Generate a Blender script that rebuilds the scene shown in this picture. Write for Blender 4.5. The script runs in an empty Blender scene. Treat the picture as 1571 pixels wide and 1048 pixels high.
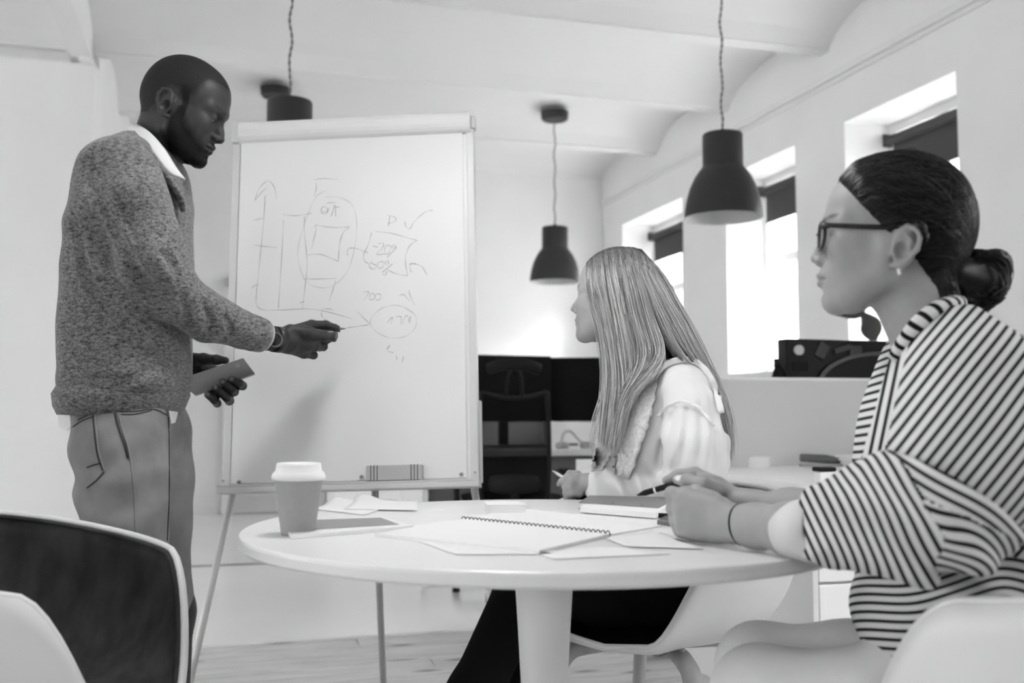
import bpy, bmesh, math, random
import numpy as np
from mathutils import Vector, Matrix

# ------------------------------------------------------------------ camera, world, sun, exposure
IW, IH, FPX = 1571.0, 1048.0, 1550.0
CAMZ, HORIZON = 0.957, 630.0
PITCH = math.atan((HORIZON - IH / 2) / FPX)
ROOM = math.radians(16.0)          # the room's axes are turned by this about Z

sc = bpy.context.scene
col = sc.collection
cam_d = bpy.data.cameras.new('camera')
cam = bpy.data.objects.new('camera', cam_d)
col.objects.link(cam)
cam.location = (0, 0, CAMZ)
cam.rotation_euler = (math.pi / 2 + PITCH, 0, 0)
cam_d.sensor_width = 36.0
cam_d.lens = FPX / IW * 36.0
cam_d.clip_start = 0.02
cam_d.dof.use_dof = True
cam_d.dof.focus_distance = 2.12
cam_d.dof.aperture_fstop = 3.4
sc.camera = cam

world = bpy.data.worlds.new('world')
sc.world = world
world.use_nodes = True
bg = world.node_tree.nodes['Background']
bg.inputs['Color'].default_value = (1, 1, 1, 1)
bg.inputs['Strength'].default_value = 6.0

sun_d = bpy.data.lights.new('sun', 'SUN')
sun_d.energy = 3.0
sun_d.angle = math.radians(14)
sun = bpy.data.objects.new('sun', sun_d)
col.objects.link(sun)
_sd = Matrix.Rotation(ROOM, 3, 'Z') @ Vector((-0.62, 0.66, -0.42))
sun.rotation_euler = _sd.to_track_quat('-Z', 'Y').to_euler()

vs = sc.view_settings
vs.view_transform = 'Standard'
vs.look = 'None'
vs.exposure = 0.70
vs.gamma = 1.0
vs.use_curve_mapping = False
sc.cycles.max_bounces = 8
sc.cycles.diffuse_bounces = 5
sc.cycles.transparent_max_bounces = 12
sc.cycles.use_denoising = True

# ------------------------------------------------------------------ helpers
def at(px, py, Y):
    """point of the photograph's pixel at the forward distance Y"""
    dx, dz = (px - IW / 2) / FPX, -(py - IH / 2) / FPX
    c, s = math.cos(PITCH), math.sin(PITCH)
    y, z = c - s * dz, s + c * dz
    k = Y / y
    return Vector((dx * k, Y, CAMZ + z * k))

def at_z(px, py, Z):
    a = at(px, py, 1.0)
    k = (Z - CAMZ) / (a.z - CAMZ)
    return Vector((a.x * k, k, Z))

def at_plane(px, py, o, n):
    c = Vector((0, 0, CAMZ)); d = at(px, py, 1.0) - c
    return c + d * ((Vector(o) - c).dot(n) / d.dot(n))

def rw(x, y, z=0.0):
    c, s = math.cos(ROOM), math.sin(ROOM)
    return Vector((x * c - y * s, x * s + y * c, z))

def wr(v):
    c, s = math.cos(ROOM), math.sin(ROOM)
    return Vector((v.x * c + v.y * s, -v.x * s + v.y * c, v.z))

MATS = {}
def mat(name, v, rough=0.6, metal=0.0, noise=0.0, nscale=40.0, bump=0.0, bscale=None, coat=0.0, spec=0.5, sheen=0.0,
        stretch=(1, 1, 1), alpha=1.0, trans=0.0, emit=0.0, subs=0.0):
    if name in MATS: return MATS[name]
    m = bpy.data.materials.new(name); m.use_nodes = True
    nt = m.node_tree; b = nt.nodes['Principled BSDF']
    c = (v, v, v, 1) if not isinstance(v, tuple) else (*v, 1)
    b.inputs['Base Color'].default_value = c
    b.inputs['Roughness'].default_value = rough
    b.inputs['Metallic'].default_value = metal
    b.inputs['Coat Weight'].default_value = coat
    b.inputs['Specular IOR Level'].default_value = spec
    b.inputs['Sheen Weight'].default_value = sheen
    b.inputs['Alpha'].default_value = alpha
    b.inputs['Transmission Weight'].default_value = trans
    b.inputs['Subsurface Weight'].default_value = subs
    if subs: b.inputs['Subsurface Radius'].default_value = (0.006, 0.006, 0.006)
    if emit:
        b.inputs['Emission Color'].default_value = (1, 1, 1, 1); b.inputs['Emission Strength'].default_value = emit
    if noise or bump:
        tc = nt.nodes.new('ShaderNodeTexCoord'); mp = nt.nodes.new('ShaderNodeMapping')
        mp.inputs['Scale'].default_value = stretch
        nt.links.new(tc.outputs['Object'], mp.inputs['Vector'])
        n = nt.nodes.new('ShaderNodeTexNoise'); n.inputs['Scale'].default_value = nscale; n.inputs['Detail'].default_value = 4
        nt.links.new(mp.outputs['Vector'], n.inputs['Vector'])
        if noise:
            r = nt.nodes.new('ShaderNodeMapRange')
            r.inputs['From Min'].default_value = 0.3; r.inputs['From Max'].default_value = 0.7
            r.inputs['To Min'].default_value = c[0] * (1 - noise); r.inputs['To Max'].default_value = min(1, c[0] * (1 + noise))
            nt.links.new(n.outputs['Fac'], r.inputs['Value'])
            cc = nt.nodes.new('ShaderNodeCombineColor')
            for i in range(3): nt.links.new(r.outputs['Result'], cc.inputs[i])
            nt.links.new(cc.outputs['Color'], b.inputs['Base Color'])
        if bump:
            n2 = n
            if bscale:
                n2 = nt.nodes.new('ShaderNodeTexNoise'); n2.inputs['Scale'].default_value = bscale; n2.inputs['Detail'].default_value = 3
                nt.links.new(mp.outputs['Vector'], n2.inputs['Vector'])
            bp = nt.nodes.new('ShaderNodeBump'); bp.inputs['Strength'].default_value = bump; bp.inputs['Distance'].default_value = 0.002
            nt.links.new(n2.outputs['Fac'], bp.inputs['Height']); nt.links.new(bp.outputs['Normal'], b.inputs['Normal'])
    MATS[name] = m
    return m

def attr_mat(name, attr='tone', rough=0.6, spec=0.4, sheen=0.0, subs=0.0, bump=0.0, bscale=900.0, mottle=0.0, mscale=60.0, detail=3.0):
    """base colour comes from a per-point grey value stored on the mesh"""
    if name in MATS: return MATS[name]
    m = bpy.data.materials.new(name); m.use_nodes = True
    nt = m.node_tree; b = nt.nodes['Principled BSDF']
    a = nt.nodes.new('ShaderNodeAttribute'); a.attribute_name = attr
    src = a.outputs['Fac']
    tc = nt.nodes.new('ShaderNodeTexCoord')
    if mottle:
        n = nt.nodes.new('ShaderNodeTexNoise'); n.inputs['Scale'].default_value = mscale; n.inputs['Detail'].default_value = detail
        nt.links.new(tc.outputs['Object'], n.inputs['Vector'])
        r = nt.nodes.new('ShaderNodeMapRange')
        r.inputs['From Min'].default_value = 0.3; r.inputs['From Max'].default_value = 0.7
        r.inputs['To Min'].default_value = 1 - mottle; r.inputs['To Max'].default_value = 1 + mottle
        nt.links.new(n.outputs['Fac'], r.inputs['Value'])
        mu = nt.nodes.new('ShaderNodeMath'); mu.operation = 'MULTIPLY'
        nt.links.new(src, mu.inputs[0]); nt.links.new(r.outputs['Result'], mu.inputs[1]); src = mu.outputs[0]
    cc = nt.nodes.new('ShaderNodeCombineColor')
    for i in range(3): nt.links.new(src, cc.inputs[i])
    nt.links.new(cc.outputs['Color'], b.inputs['Base Color'])
    b.inputs['Roughness'].default_value = rough; b.inputs['Specular IOR Level'].default_value = spec
    b.inputs['Sheen Weight'].default_value = sheen; b.inputs['Subsurface Weight'].default_value = subs
    if subs: b.inputs['Subsurface Radius'].default_value = (0.005, 0.005, 0.005)
    if bump:
        n2 = nt.nodes.new('ShaderNodeTexNoise'); n2.inputs['Scale'].default_value = bscale
        nt.links.new(tc.outputs['Object'], n2.inputs['Vector'])
        bp = nt.nodes.new('ShaderNodeBump'); bp.inputs['Strength'].default_value = bump; bp.inputs['Distance'].default_value = 0.001
        nt.links.new(n2.outputs['Fac'], bp.inputs['Height']); nt.links.new(bp.outputs['Normal'], b.inputs['Normal'])
    MATS[name] = m
    return m

def link(name, me, m=None, parent=None, loc=None, rotz=None, smooth=False):
    o = bpy.data.objects.new(name, me); col.objects.link(o)
    if m: me.materials.append(m)
    if smooth: me.shade_smooth()
    if parent: o.parent = parent
    if loc is not None: o.location = loc
    if rotz is not None: o.rotation_euler = (0, 0, rotz)
    return o

def tag(o, label, cat, group=None):
    o['label'] = label; o['category'] = cat
    if group: o['group'] = group
    return o

def thing(name, label, cat, loc=(0, 0, 0), rotz=0.0, group=None):
    o = bpy.data.objects.new(name, None); col.objects.link(o)
    o.location = loc; o.rotation_euler = (0, 0, rotz); o.empty_display_size = 0.05
    return tag(o, label, cat, group)

def structure(o, label=None):
    o['kind'] = 'structure'
    if label: o['label'] = label
    return o

class B:
    """collects simple shapes into one mesh"""
    def __init__(s): s.v = []; s.f = []
    def add(s, vs_, fs_):
        k = len(s.v); s.v += [tuple(v) for v in vs_]; s.f += [tuple(i + k for i in f) for f in fs_]; return s
    def box(s, lo, hi, M=None):
        (a, b, c), (d, e, f) = lo, hi
        vv = [Vector(p) for p in ((a,b,c),(d,b,c),(d,e,c),(a,e,c),(a,b,f),(d,b,f),(d,e,f),(a,e,f))]
        if M: vv = [M @ p for p in vv]
        return s.add(vv, [(0,3,2,1),(4,5,6,7),(0,1,5,4),(1,2,6,5),(2,3,7,6),(3,0,4,7)])
    def quadbox(s, q, th):
        """q: 4 points in order (a flat quad), thickened by vector th"""
        q = [Vector(p) for p in q]; th = Vector(th)
        return s.add(q + [p + th for p in q], [(3,2,1,0),(4,5,6,7),(0,1,5,4),(1,2,6,5),(2,3,7,6),(3,0,4,7)])
    def lathe(s, prof, n=48, c=(0, 0, 0), close=False):
        vv = []; ff = []; m = len(prof)
        for i in range(n):
            t = 2 * math.pi * i / n
            for r, z in prof: vv.append((c[0] + r * math.cos(t), c[1] + r * math.sin(t), c[2] + z))
        for i in range(n):
            j = (i + 1) % n
            for k in range(m - 1 if not close else m):
                l = (k + 1) % m
                ff.append((i*m+k, j*m+k, j*m+l, i*m+l))
        return s.add(vv, ff)
    def tube(s, pts, rad, n=8, cap=True, flat=None):
        """flat: (axis, factor) flattens the section along that axis"""
        pts = [Vector(p) for p in pts]
        if not hasattr(rad, '__len__'): rad = [rad] * len(pts)
        vv = []; ff = []; up = None
        for i, p in enumerate(pts):
            t = (pts[min(i+1, len(pts)-1)] - pts[max(i-1, 0)]).normalized()
            if up is None:
                up = Vector((0, 0, 1)) if abs(t.z) < 0.9 else Vector((1, 0, 0))
            a = t.cross(up).normalized(); up = a.cross(t).normalized()
            for k in range(n):
                w = 2 * math.pi * k / n
                o = (a * math.cos(w) + up * math.sin(w)) * rad[i]
                if flat: o = o + Vector(flat[0]) * (o.dot(Vector(flat[0])) * (flat[1] - 1))
                vv.append(p + o)
        for i in range(len(pts) - 1):
            for k in range(n):
                l = (k + 1) % n
                ff.append((i*n+k, i*n+l, (i+1)*n+l, (i+1)*n+k))
        if cap:
            ff.append(tuple(range(n - 1, -1, -1))); q = (len(pts) - 1) * n; ff.append(tuple(range(q, q + n)))
        return s.add(vv, ff)
    def mesh(s, name, bevel=0.0, seg=2, fix=False):
        me = bpy.data.meshes.new(name); me.from_pydata(s.v, [], s.f); me.update()
        if bevel or fix:
            bm = bmesh.new(); bm.from_mesh(me)
            if fix: bmesh.ops.recalc_face_normals(bm, faces=bm.faces)
            if bevel: bmesh.ops.bevel(bm, geom=[e for e in bm.edges], offset=bevel, segments=seg, affect='EDGES', profile=0.6, clamp_overlap=True)
            bm.to_mesh(me); bm.free()
        return me
    def obj(s, name, m, parent=None, bevel=0.0, seg=2, smooth=False, fix=False, loc=None, rotz=None):
        return link(name, s.mesh(name, bevel, seg, fix), m, parent, loc, rotz, smooth)

def spline(pts, n=8):
    """Catmull-Rom through points (any dimension) -> list of tuples"""
    P = [np.array(p, float) for p in pts]
    P = [2 * P[0] - P[1]] + P + [2 * P[-1] - P[-2]]
    out = []
    for i in range(1, len(P) - 2):
        for k in range(n):
            t = k / n
            out.append(0.5 * ((2*P[i]) + (-P[i-1]+P[i+1])*t + (2*P[i-1]-5*P[i]+4*P[i+1]-P[i+2])*t*t + (-P[i-1]+3*P[i]-3*P[i+1]+P[i+2])*t**3))
    out.append(P[-2])
    return out

def copy_tree(o, parent=None):
    c = o.copy(); col.objects.link(c); c.parent = parent
    for ch in [x for x in bpy.data.objects if x.parent == o]: copy_tree(ch, c)
    return c
# ------------------------------------------------------------------ the room (room axes: x to the window wall, y away)
W, YB = 3.8, 9.8
Z_BEAM, Z_CORN, Z_WTOP, Z_SILL = 3.32, 3.11, 2.80, 1.24
BEAMS = [8.46 - 1.365 * k for k in range(0, 13)]
plaster = mat('white_plaster', 0.86, 0.85, noise=0.02, nscale=2.0, bump=0.08, bscale=60)
ceil_m = mat('ceiling_paint', 0.82, 0.85, noise=0.015, nscale=1.5)
white_p = mat('white_lacquer', 0.86, 0.35)
ywin = [(1.185 * W, 1.455 * W), (1.608 * W, 1.872 * W), (2.078 * W, 2.44 * W)]
more = [(1.455 * W - 1.64 * k - 1.03, 1.455 * W - 1.64 * k) for k in (3, 4, 5, 6)]
allwin = more + ywin
# right wall, with an opening for every window
TH = 0.46
b = B(); ys = -7.5
for y0, y1 in sorted(allwin) + [(YB, YB)]:
    b.box((W, ys, 0), (W + TH, y0, 3.9))
    if y0 < YB:
        b.box((W, y0, 0), (W + TH, y1, Z_SILL)); b.box((W, y0, Z_WTOP), (W + TH, y1, 3.9))
    ys = y1
structure(b.obj('wall_right', plaster, rotz=ROOM), 'pale plaster window wall with deep window recesses')
b = B(); b.box((-7, YB, 0), (W + TH, YB + 0.2, 3.9))
structure(b.obj('wall_back', plaster, rotz=ROOM), 'plain white back wall behind the desks')
# left: a white wall that ends beside the standing man, recessed band above it
XL, YL = -0.83, 6.95
b = B(); b.box((-7, YL, 0), (XL, YL + 0.18, 3.21)); b.box((-7, YL + 0.14, 3.21), (XL - 0.06, YL + 0.2, 3.9))
b.box((XL - 0.10, YL + 0.18, 0), (XL, YB, 3.9))
structure(b.obj('wall_left', plaster, rotz=ROOM), 'white wall ending behind the standing man')
b = B(); b.box((XL - 0.16, -7.5, 3.24), (XL - 0.02, YL + 0.1, 3.52)); b.box((XL - 0.10, YL - 0.05, 3.20), (XL - 0.02, YL + 0.13, 3.40))
structure(b.obj('trim_1', ceil_m, rotz=ROOM), 'pale boxed beam running along the ceiling')
b = B(); b.box((-7.2, -7.5, 0), (-7, YL + 0.2, 0.9)); b.box((-7.2, -7.5, 2.95), (-7, YL + 0.2, 3.9))
for yy in (-7.5, -4.3, -1.1, 2.1, 5.3): b.box((-7.2, yy, 0.9), (-7, yy + 1.8, 2.95))
structure(b.obj('wall_far_left', plaster, rotz=ROOM), 'white wall closing the room on the left')
b = B(); b.box((-7.2, -7.7, 0), (W + TH, -7.5, 3.9))
structure(b.obj('wall_front', plaster, rotz=ROOM), 'white wall behind the camera')
# cornice along the window wall
b = B(); b.box((W - 0.035, -7.5, Z_CORN), (W + 0.02, YB, Z_CORN + 0.045)); b.box((W - 0.018, -7.5, Z_CORN - 0.03), (W + 0.02, YB, Z_CORN))
structure(b.obj('trim_2', ceil_m, rotz=ROOM, bevel=0.008), 'narrow plaster moulding along the window wall')
# vaulted ceiling: shallow arches between beams
b = B(); prof = []
edges = [YB + 0.05] + BEAMS
for k in range(len(edges) - 1):
    y1, y0 = edges[k] - (0.06 if k else 0), edges[k + 1] + 0.06
    for i in range(15):
        t = i / 14; y = y1 + (y0 - y1) * t
        prof.append((y, Z_BEAM + 0.012 + 0.19 * (1 - (2 * t - 1) ** 2) ** 0.65))
    prof += [(y0, Z_BEAM), (y0 - 0.12, Z_BEAM)]
n = len(prof)
vv = [(-7, y, z) for y, z in prof] + [(W + 0.1, y, z) for y, z in prof] + [(-7, y, 4.0) for y, z in prof] + [(W + .1, y, 4.0) for y, z in prof]
ff = []
for i in range(n - 1):
    ff += [(i, n + i, n + i + 1, i + 1), (2*n + i, 2*n + i + 1, 3*n + i + 1, 3*n + i)]
ff += [tuple([n + i for i in range(n)] + [3*n + i for i in range(n - 1, -1, -1)])]
b.add(vv, ff)
o = b.obj('ceiling', ceil_m, rotz=ROOM)
structure(o, 'white ceiling of shallow vaults between beams')
# floors
YE = 4.36
wood = mat('pine_boards', 0.50, 0.5)
nt = wood.node_tree; bs = nt.nodes['Principled BSDF']
tc = nt.nodes.new('ShaderNodeTexCoord'); oi = nt.nodes.new('ShaderNodeObjectInfo')
mp = nt.nodes.new('ShaderNodeMapping'); mp.inputs['Scale'].default_value = (1.1, 14, 14)
ad = nt.nodes.new('ShaderNodeVectorMath'); ad.operation = 'ADD'
cx = nt.nodes.new('ShaderNodeCombineXYZ'); mu = nt.nodes.new('ShaderNodeMath'); mu.operation = 'MULTIPLY'; mu.inputs[1].default_value = 30
nt.links.new(oi.outputs['Random'], mu.inputs[0]); nt.links.new(mu.outputs[0], cx.inputs[0]); nt.links.new(mu.outputs[0], cx.inputs[1])
nt.links.new(tc.outputs['Object'], mp.inputs['Vector']); nt.links.new(mp.outputs['Vector'], ad.inputs[0]); nt.links.new(cx.outputs[0], ad.inputs[1])
n1 = nt.nodes.new('ShaderNodeTexNoise'); n1.inputs['Scale'].default_value = 2.2; n1.inputs['Detail'].default_value = 6; n1.inputs['Distortion'].default_value = 1.2
nt.links.new(ad.outputs[0], n1.inputs['Vector'])
mp2 = nt.nodes.new('ShaderNodeMapping'); mp2.inputs['Scale'].default_value = (3.2, 10, 1)
ad2 = nt.nodes.new('ShaderNodeVectorMath'); ad2.operation = 'ADD'
nt.links.new(tc.outputs['Object'], mp2.inputs['Vector']); nt.links.new(mp2.outputs['Vector'], ad2.inputs[0]); nt.links.new(cx.outputs[0], ad2.inputs[1])
vo = nt.nodes.new('ShaderNodeTexVoronoi'); vo.inputs['Scale'].default_value = 1.0
nt.links.new(ad2.outputs[0], vo.inputs['Vector'])
r1 = nt.nodes.new('ShaderNodeMapRange'); r1.inputs['From Min'].default_value = 0.3; r1.inputs['From Max'].default_value = 0.7; r1.inputs['To Min'].default_value = 0.47; r1.inputs['To Max'].default_value = 0.68
nt.links.new(n1.outputs['Fac'], r1.inputs['Value'])
r2 = nt.nodes.new('ShaderNodeMapRange'); r2.inputs['From Min'].default_value = 0.06; r2.inputs['From Max'].default_value = 0.24; r2.inputs['To Min'].default_value = 0.16; r2.inputs['To Max'].default_value = 1.0
nt.links.new(vo.outputs['Distance'], r2.inputs['Value'])
m3 = nt.nodes.new('ShaderNodeMath'); m3.operation = 'MULTIPLY'
nt.links.new(r1.outputs['Result'], m3.inputs[0]); nt.links.new(r2.outputs['Result'], m3.inputs[1])
cc = nt.nodes.new('ShaderNodeCombineColor')
for i in range(3): nt.links.new(m3.outputs[0], cc.inputs[i])
nt.links.new(cc.outputs['Color'], bs.inputs['Base Color'])

b = B(); b.box((-7, -7.5, -0.08), (W, YE, -0.022))
fl = structure(b.obj('floor', mat('subfloor', 0.22, 0.8), rotz=ROOM), 'pale knotty pine board floor')
rnd = random.Random(4)
y = YE - 0.004; planks = {}
while y > 0.4:
    x = -4.0 - rnd.random()
    while x < W:
        L = rnd.choice((1.2, 1.6, 2.0)); x1 = min(x + L, W)
        key = round(x1 - x, 3)
        if key not in planks:
            planks[key] = B().box((0, 0, 0), (key - 0.004, 0.1345, 0.022)).mesh('plank', bevel=0.0025, seg=1)
        o = bpy.data.objects.new('plank', planks[key]); col.objects.link(o); o.parent = fl
        if not planks[key].materials: planks[key].materials.append(wood)
        o.location = (x, y - 0.136, -0.0225)
        x = x1
        if x >= W: break
    y -= 0.1385
white_f = mat('white_floor', 0.86, 0.22, noise=0.03, nscale=1.3)
b = B(); b.box((-7, YE, -0.08), (W, 6.53, 0.006))
structure(b.obj('floor_white', white_f, rotz=ROOM), 'smooth white floor beyond the pine boards')
b = B(); b.box((-7, 6.55, -0.08), (W, YB, 0.0))
structure(b.obj('floor_back', mat('grey_floor', 0.80, 0.2, noise=0.03, nscale=1.1), rotz=ROOM), 'smooth pale floor at the back of the room')
b = B(); b.box((-7, 6.53, -0.08), (W, 6.55, 0.012))
structure(b.obj('trim_3', mat('dark_joint', 0.12, 0.6), rotz=ROOM), 'dark joint strip between the two smooth floors')

# windows
glass = mat('window_glass', 0.95, 0.02, trans=1.0, alpha=0.12, spec=0.3)
frame_m = mat('window_frame_white', 0.82, 0.4)
blind_m = mat('grey_blind', 0.075, 0.8, noise=0.1, nscale=300, spec=0.1)
BL = ['grey roller blind over the window nearest the seated woman with glasses',
      'grey roller blind over the window behind the large right pendant lamp',
      'grey roller blind over the farthest window behind the long-haired woman']
for k, (y0, y1) in enumerate(sorted(allwin, reverse=False)):
    i = len(allwin) - k                                   # far window first in numbering
    fx = W + 0.33
    e = bpy.data.objects.new('window_%d' % (k + 1), None); col.objects.link(e); e.rotation_euler.z = ROOM
    structure(e, 'white framed casement window in a deep recess')
    b = B(); t = 0.06
    b.box((fx, y0, Z_SILL), (fx + 0.07, y0 + t, Z_WTOP)); b.box((fx, y1 - t, Z_SILL), (fx + 0.07, y1, Z_WTOP))
    b.box((fx, y0 + t, Z_SILL), (fx + 0.07, y1 - t, Z_SILL + t)); b.box((fx, y0 + t, Z_WTOP - t), (fx + 0.07, y1 - t, Z_WTOP))
    b.obj('window_frame', frame_m, e)
    ym = (y0 + y1) / 2; zt = Z_SILL + (Z_WTOP - Z_SILL) * 0.57
    B().box((fx + 0.005, ym - 0.045, Z_SILL + t), (fx + 0.065, ym + 0.045, Z_WTOP - t)).obj('mullion', frame_m, e)
    B().box((fx + 0.002, y0 + t, zt - 0.035), (fx + 0.068, ym - 0.045, zt + 0.035)).obj('transom', frame_m, e)
    B().box((fx + 0.002, ym + 0.045, zt - 0.035), (fx + 0.068, y1 - t, zt + 0.035)).obj('transom', frame_m, e)
    for (a0, a1) in ((y0 + t, ym - 0.045), (ym + 0.045, y1 - t)):
        for (c0, c1) in ((Z_SILL + t, zt - 0.035), (zt + 0.035, Z_WTOP - t)):
            B().box((fx + 0.03, a0, c0), (fx + 0.036, a1, c1)).obj('pane', glass, e)
    B().box((W - 0.03, y0 - 0.02, Z_SILL - 0.04), (fx, y1 + 0.02, Z_SILL + 0.002)).obj('window_sill', frame_m, e, bevel=0.006)
    if (y0, y1) in ywin:
        r = thing('roller_blind', BL[ywin.index((y0, y1))], 'blind', group='roller blinds on the window wall')
        r.location = rw(W + 0.30, ym, Z_WTOP - 0.11); r.rotation_euler.z = ROOM
        L = (y1 - y0) / 2 - 0.03
        rb = B(); rb.tube([(0, -L, 0), (0, L, 0)], 0.032, 16); rb.obj('roller', blind_m, r)
        B().box((0.018, -L + .03, -0.24), (0.022, L - .03, 0.0)).obj('fabric', blind_m, r)
        B().box((0.012, -L + .03, -0.255), (0.028, L - .03, -0.235)).obj('bottom_bar', blind_m, r)
        for s in (-1, 1):
            B().box((-0.035, s * L - 0.008, -0.04), (0.045, s * L + 0.008, 0.045)).obj('bracket', blind_m, r, bevel=0.004)
# a door with a white frame low on the back wall, left
e = bpy.data.objects.new('door_1', None); col.objects.link(e); e.rotation_euler.z = ROOM
structure(e, 'flat grey door with a white frame in the back wall')
xd0, xd1 = 0.10, 0.97
B().box((xd0, YB - 0.03, 0.01), (xd1, YB + 0.0, 2.1)).obj('door_leaf', mat('door_grey', 0.52, 0.5), e)
for (a, c) in ((xd0 - 0.09, xd0), (xd1, xd1 + 0.09)):
    B().box((a, YB - 0.06, 0), (c, YB, 2.19)).obj('door_frame', frame_m, e, bevel=0.006)
B().box((xd0 - 0.09, YB - 0.06, 2.1), (xd1 + 0.09, YB, 2.19)).obj('door_frame', frame_m, e, bevel=0.006)
hb = B(); hb.tube([(xd1 - 0.08, YB - 0.03, 0.40), (xd1 - 0.08, YB - 0.09, 0.40)], 0.012, 10); hb.tube([(xd1 - 0.08, YB - 0.085, 0.40), (xd1 - 0.28, YB - 0.085, 0.40)], 0.012, 10)
hb.obj('door_handle', mat('steel', 0.35, 0.35, metal=1.0), e)
b = B(); b.box((XL, YB - 0.015, 0), (xd0 - 0.09, YB, 0.09)); b.box((xd1 + 0.09, YB - 0.015, 0), (W, YB, 0.09))
structure(b.obj('baseboard_back', frame_m, rotz=ROOM), 'white skirting along the back wall')
# ------------------------------------------------------------------ pendant lamps
lamp_m = mat('charcoal_enamel', 0.036, 0.5, spec=0.25)
lamp_in = mat('lamp_white_inside', 0.70, 0.5)
def pendant(label, X, Y, rim, ztop, r=0.21, canopy=True, watts=0.0):
    p = rw(X, Y, rim)
    t = thing('pendant_lamp', label, 'lamp', p, 0.0, 'charcoal pendant lamps on long cords')
    k = r / 0.21
    prof = [(0.21, 0.0), (0.2085, 0.04), (0.198, 0.10), (0.180, 0.165), (0.152, 0.225), (0.118, 0.272), (0.110, 0.280), (0.1085, 0.292), (0.1085, 0.455), (0.104, 0.462), (0.012, 0.464)]
    B().lathe([(a * k, z * k) for a, z in prof], 64).obj('shade', lamp_m, t, smooth=True, fix=True)
    inn = [(0.2095, 0.0005), (0.205, 0.04), (0.194, 0.10), (0.176, 0.165), (0.148, 0.225), (0.1, 0.272), (0.0, 0.275)]
    B().lathe([(a * k, z * k) for a, z in inn], 64).obj('reflector', lamp_in, t, smooth=True)
    B().lathe([(0.0, 0.27 * k), (0.02, 0.268 * k), (0.022, 0.21 * k), (0.035, 0.17 * k), (0.03, 0.14 * k), (0.0, 0.125 * k)], 24).obj('bulb', lamp_in, t, smooth=True)
    B().lathe([(0.014, 0.46 * k), (0.012, 0.49 * k), (0.004, 0.495 * k)], 16).obj('cord_grip', lamp_m, t, smooth=True)
    rr = random.Random(int(X * 100) + int(Y * 10))
    z0, z1 = 0.48 * k, ztop - rim
    pts = [(0.006 * math.sin(i * 0.9 + rr.random()) * min(1, i / 3) * min(1, (30 - i) / 3), 0.006 * math.cos(i * 1.3 + rr.random()) * min(1, i / 3), z0 + (z1 - z0) * i / 30) for i in range(31)]
    c = B(); c.tube(pts, 0.0042, 6); c.obj('cord', mat('cord_grey', 0.10, 0.7), t, smooth=True)
    for ph in (0, math.pi):
        c = B(); q = []
        for i in range(121):
            u = i / 4; i0 = min(29, int(u)); f = u - i0; a, d = Vector(pts[i0]), Vector(pts[i0 + 1]); pp = a.lerp(d, f)
            q.append((pp.x + 0.0045 * math.cos(i * 0.75 + ph), pp.y + 0.0045 * math.sin(i * 0.75 + ph), pp.z))
        c.tube(q, 0.0028, 5); c.obj('twisted_wire', mat('cord_light', 0.22, 0.7), t, smooth=True)
    if watts:                                  # this lamp is switched on: a soft disc of light inside its shade
        ld = bpy.data.lights.new('lamp_light', 'AREA'); ld.shape = 'DISK'; ld.size = 0.30; ld.energy = watts
        lo_ = bpy.data.objects.new('lamp_light', ld); col.objects.link(lo_); lo_.parent = t; lo_.location = (0, 0, 0.09)
    if canopy:
        B().lathe([(0.0, 0), (0.10, 0.0), (0.113, 0.012), (0.118, 0.07), (0.0, 0.071)], 40, (0, 0, z1 - 0.065)).obj('canopy', lamp_m, t, smooth=False)
    return t
pendant('charcoal pendant lamp hanging in front of the middle window', 2.60, 4.90, 2.00, 3.46)
pendant('charcoal pendant lamp hanging between the flip chart and the long-haired woman', 2.66, 7.97, 2.03, 3.47)
pendant('charcoal pendant lamp half hidden behind the top of the flip chart', 0.29, 4.92, 1.99, 3.46)
pendant('far pendant lamp behind the flip chart, only its ceiling canopy showing beside the man', 0.36, 7.97, 1.80, 3.47)

pendant('lit charcoal pendant lamp hanging right over the round table', 0.36, 1.83, 2.02, 3.46, watts=6.2)
pendant('lit charcoal pendant lamp hanging by the window wall beside the seated women', 2.60, 1.83, 2.02, 3.46, watts=6.2)

# ------------------------------------------------------------------ flip chart
paper_m = mat('paper_white', 0.76, 0.75)
board_m = mat('whiteboard', 0.74, 0.35)
alu = mat('pale_aluminium', 0.62, 0.4)
alu_d = mat('grey_aluminium', 0.36, 0.45)
ink = mat('marker_ink', 0.16, 0.7)
PA, PB, PC = at(347, 750, 2.60), at(733, 740, 2.56), at(356, 212, 2.72)
ex = (PB - PA); ey = (PC - PA); BW, BH = ex.length, ey.length
ex.normalize(); ey = (ey - ex * ey.dot(ex)).normalized(); en = ex.cross(ey).normalized()   # en points at the camera side
if en.y > 0: en = -en
fc = thing('flip_chart', 'white flip chart on metal legs with pencil diagrams beside the standing man', 'flip chart', (PA.x + BW / 2, PA.y + 0.25, 0))
FC0 = Vector(fc.location)
def bp(u, v, w=0.0): return PA + ex * u + ey * v + en * w - FC0
def uv(px, py):
    p = at_plane(px, py, PA + en * 0.0095, en) - PA
    return p.dot(ex), p.dot(ey)
def slab(name, u0, v0, u1, v1, w0, w1, m, parent, bevel=0.0):
    return B().quadbox([bp(u0, v0, w0), bp(u1, v0, w0), bp(u1, v1, w0), bp(u0, v1, w0)], en * (w1 - w0)).obj(name, m, parent, bevel=bevel, fix=True)
slab('board', 0.0, 0.0, BW, BH, -0.018, 0.004, board_m, fc)
slab('side_rail', -0.008, 0.0, 0.012, BH, -0.022, 0.010, alu, fc, 0.003)
slab('side_rail', BW - 0.016, 0.0, BW + 0.004, BH, -0.022, 0.010, alu, fc, 0.003)
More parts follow.
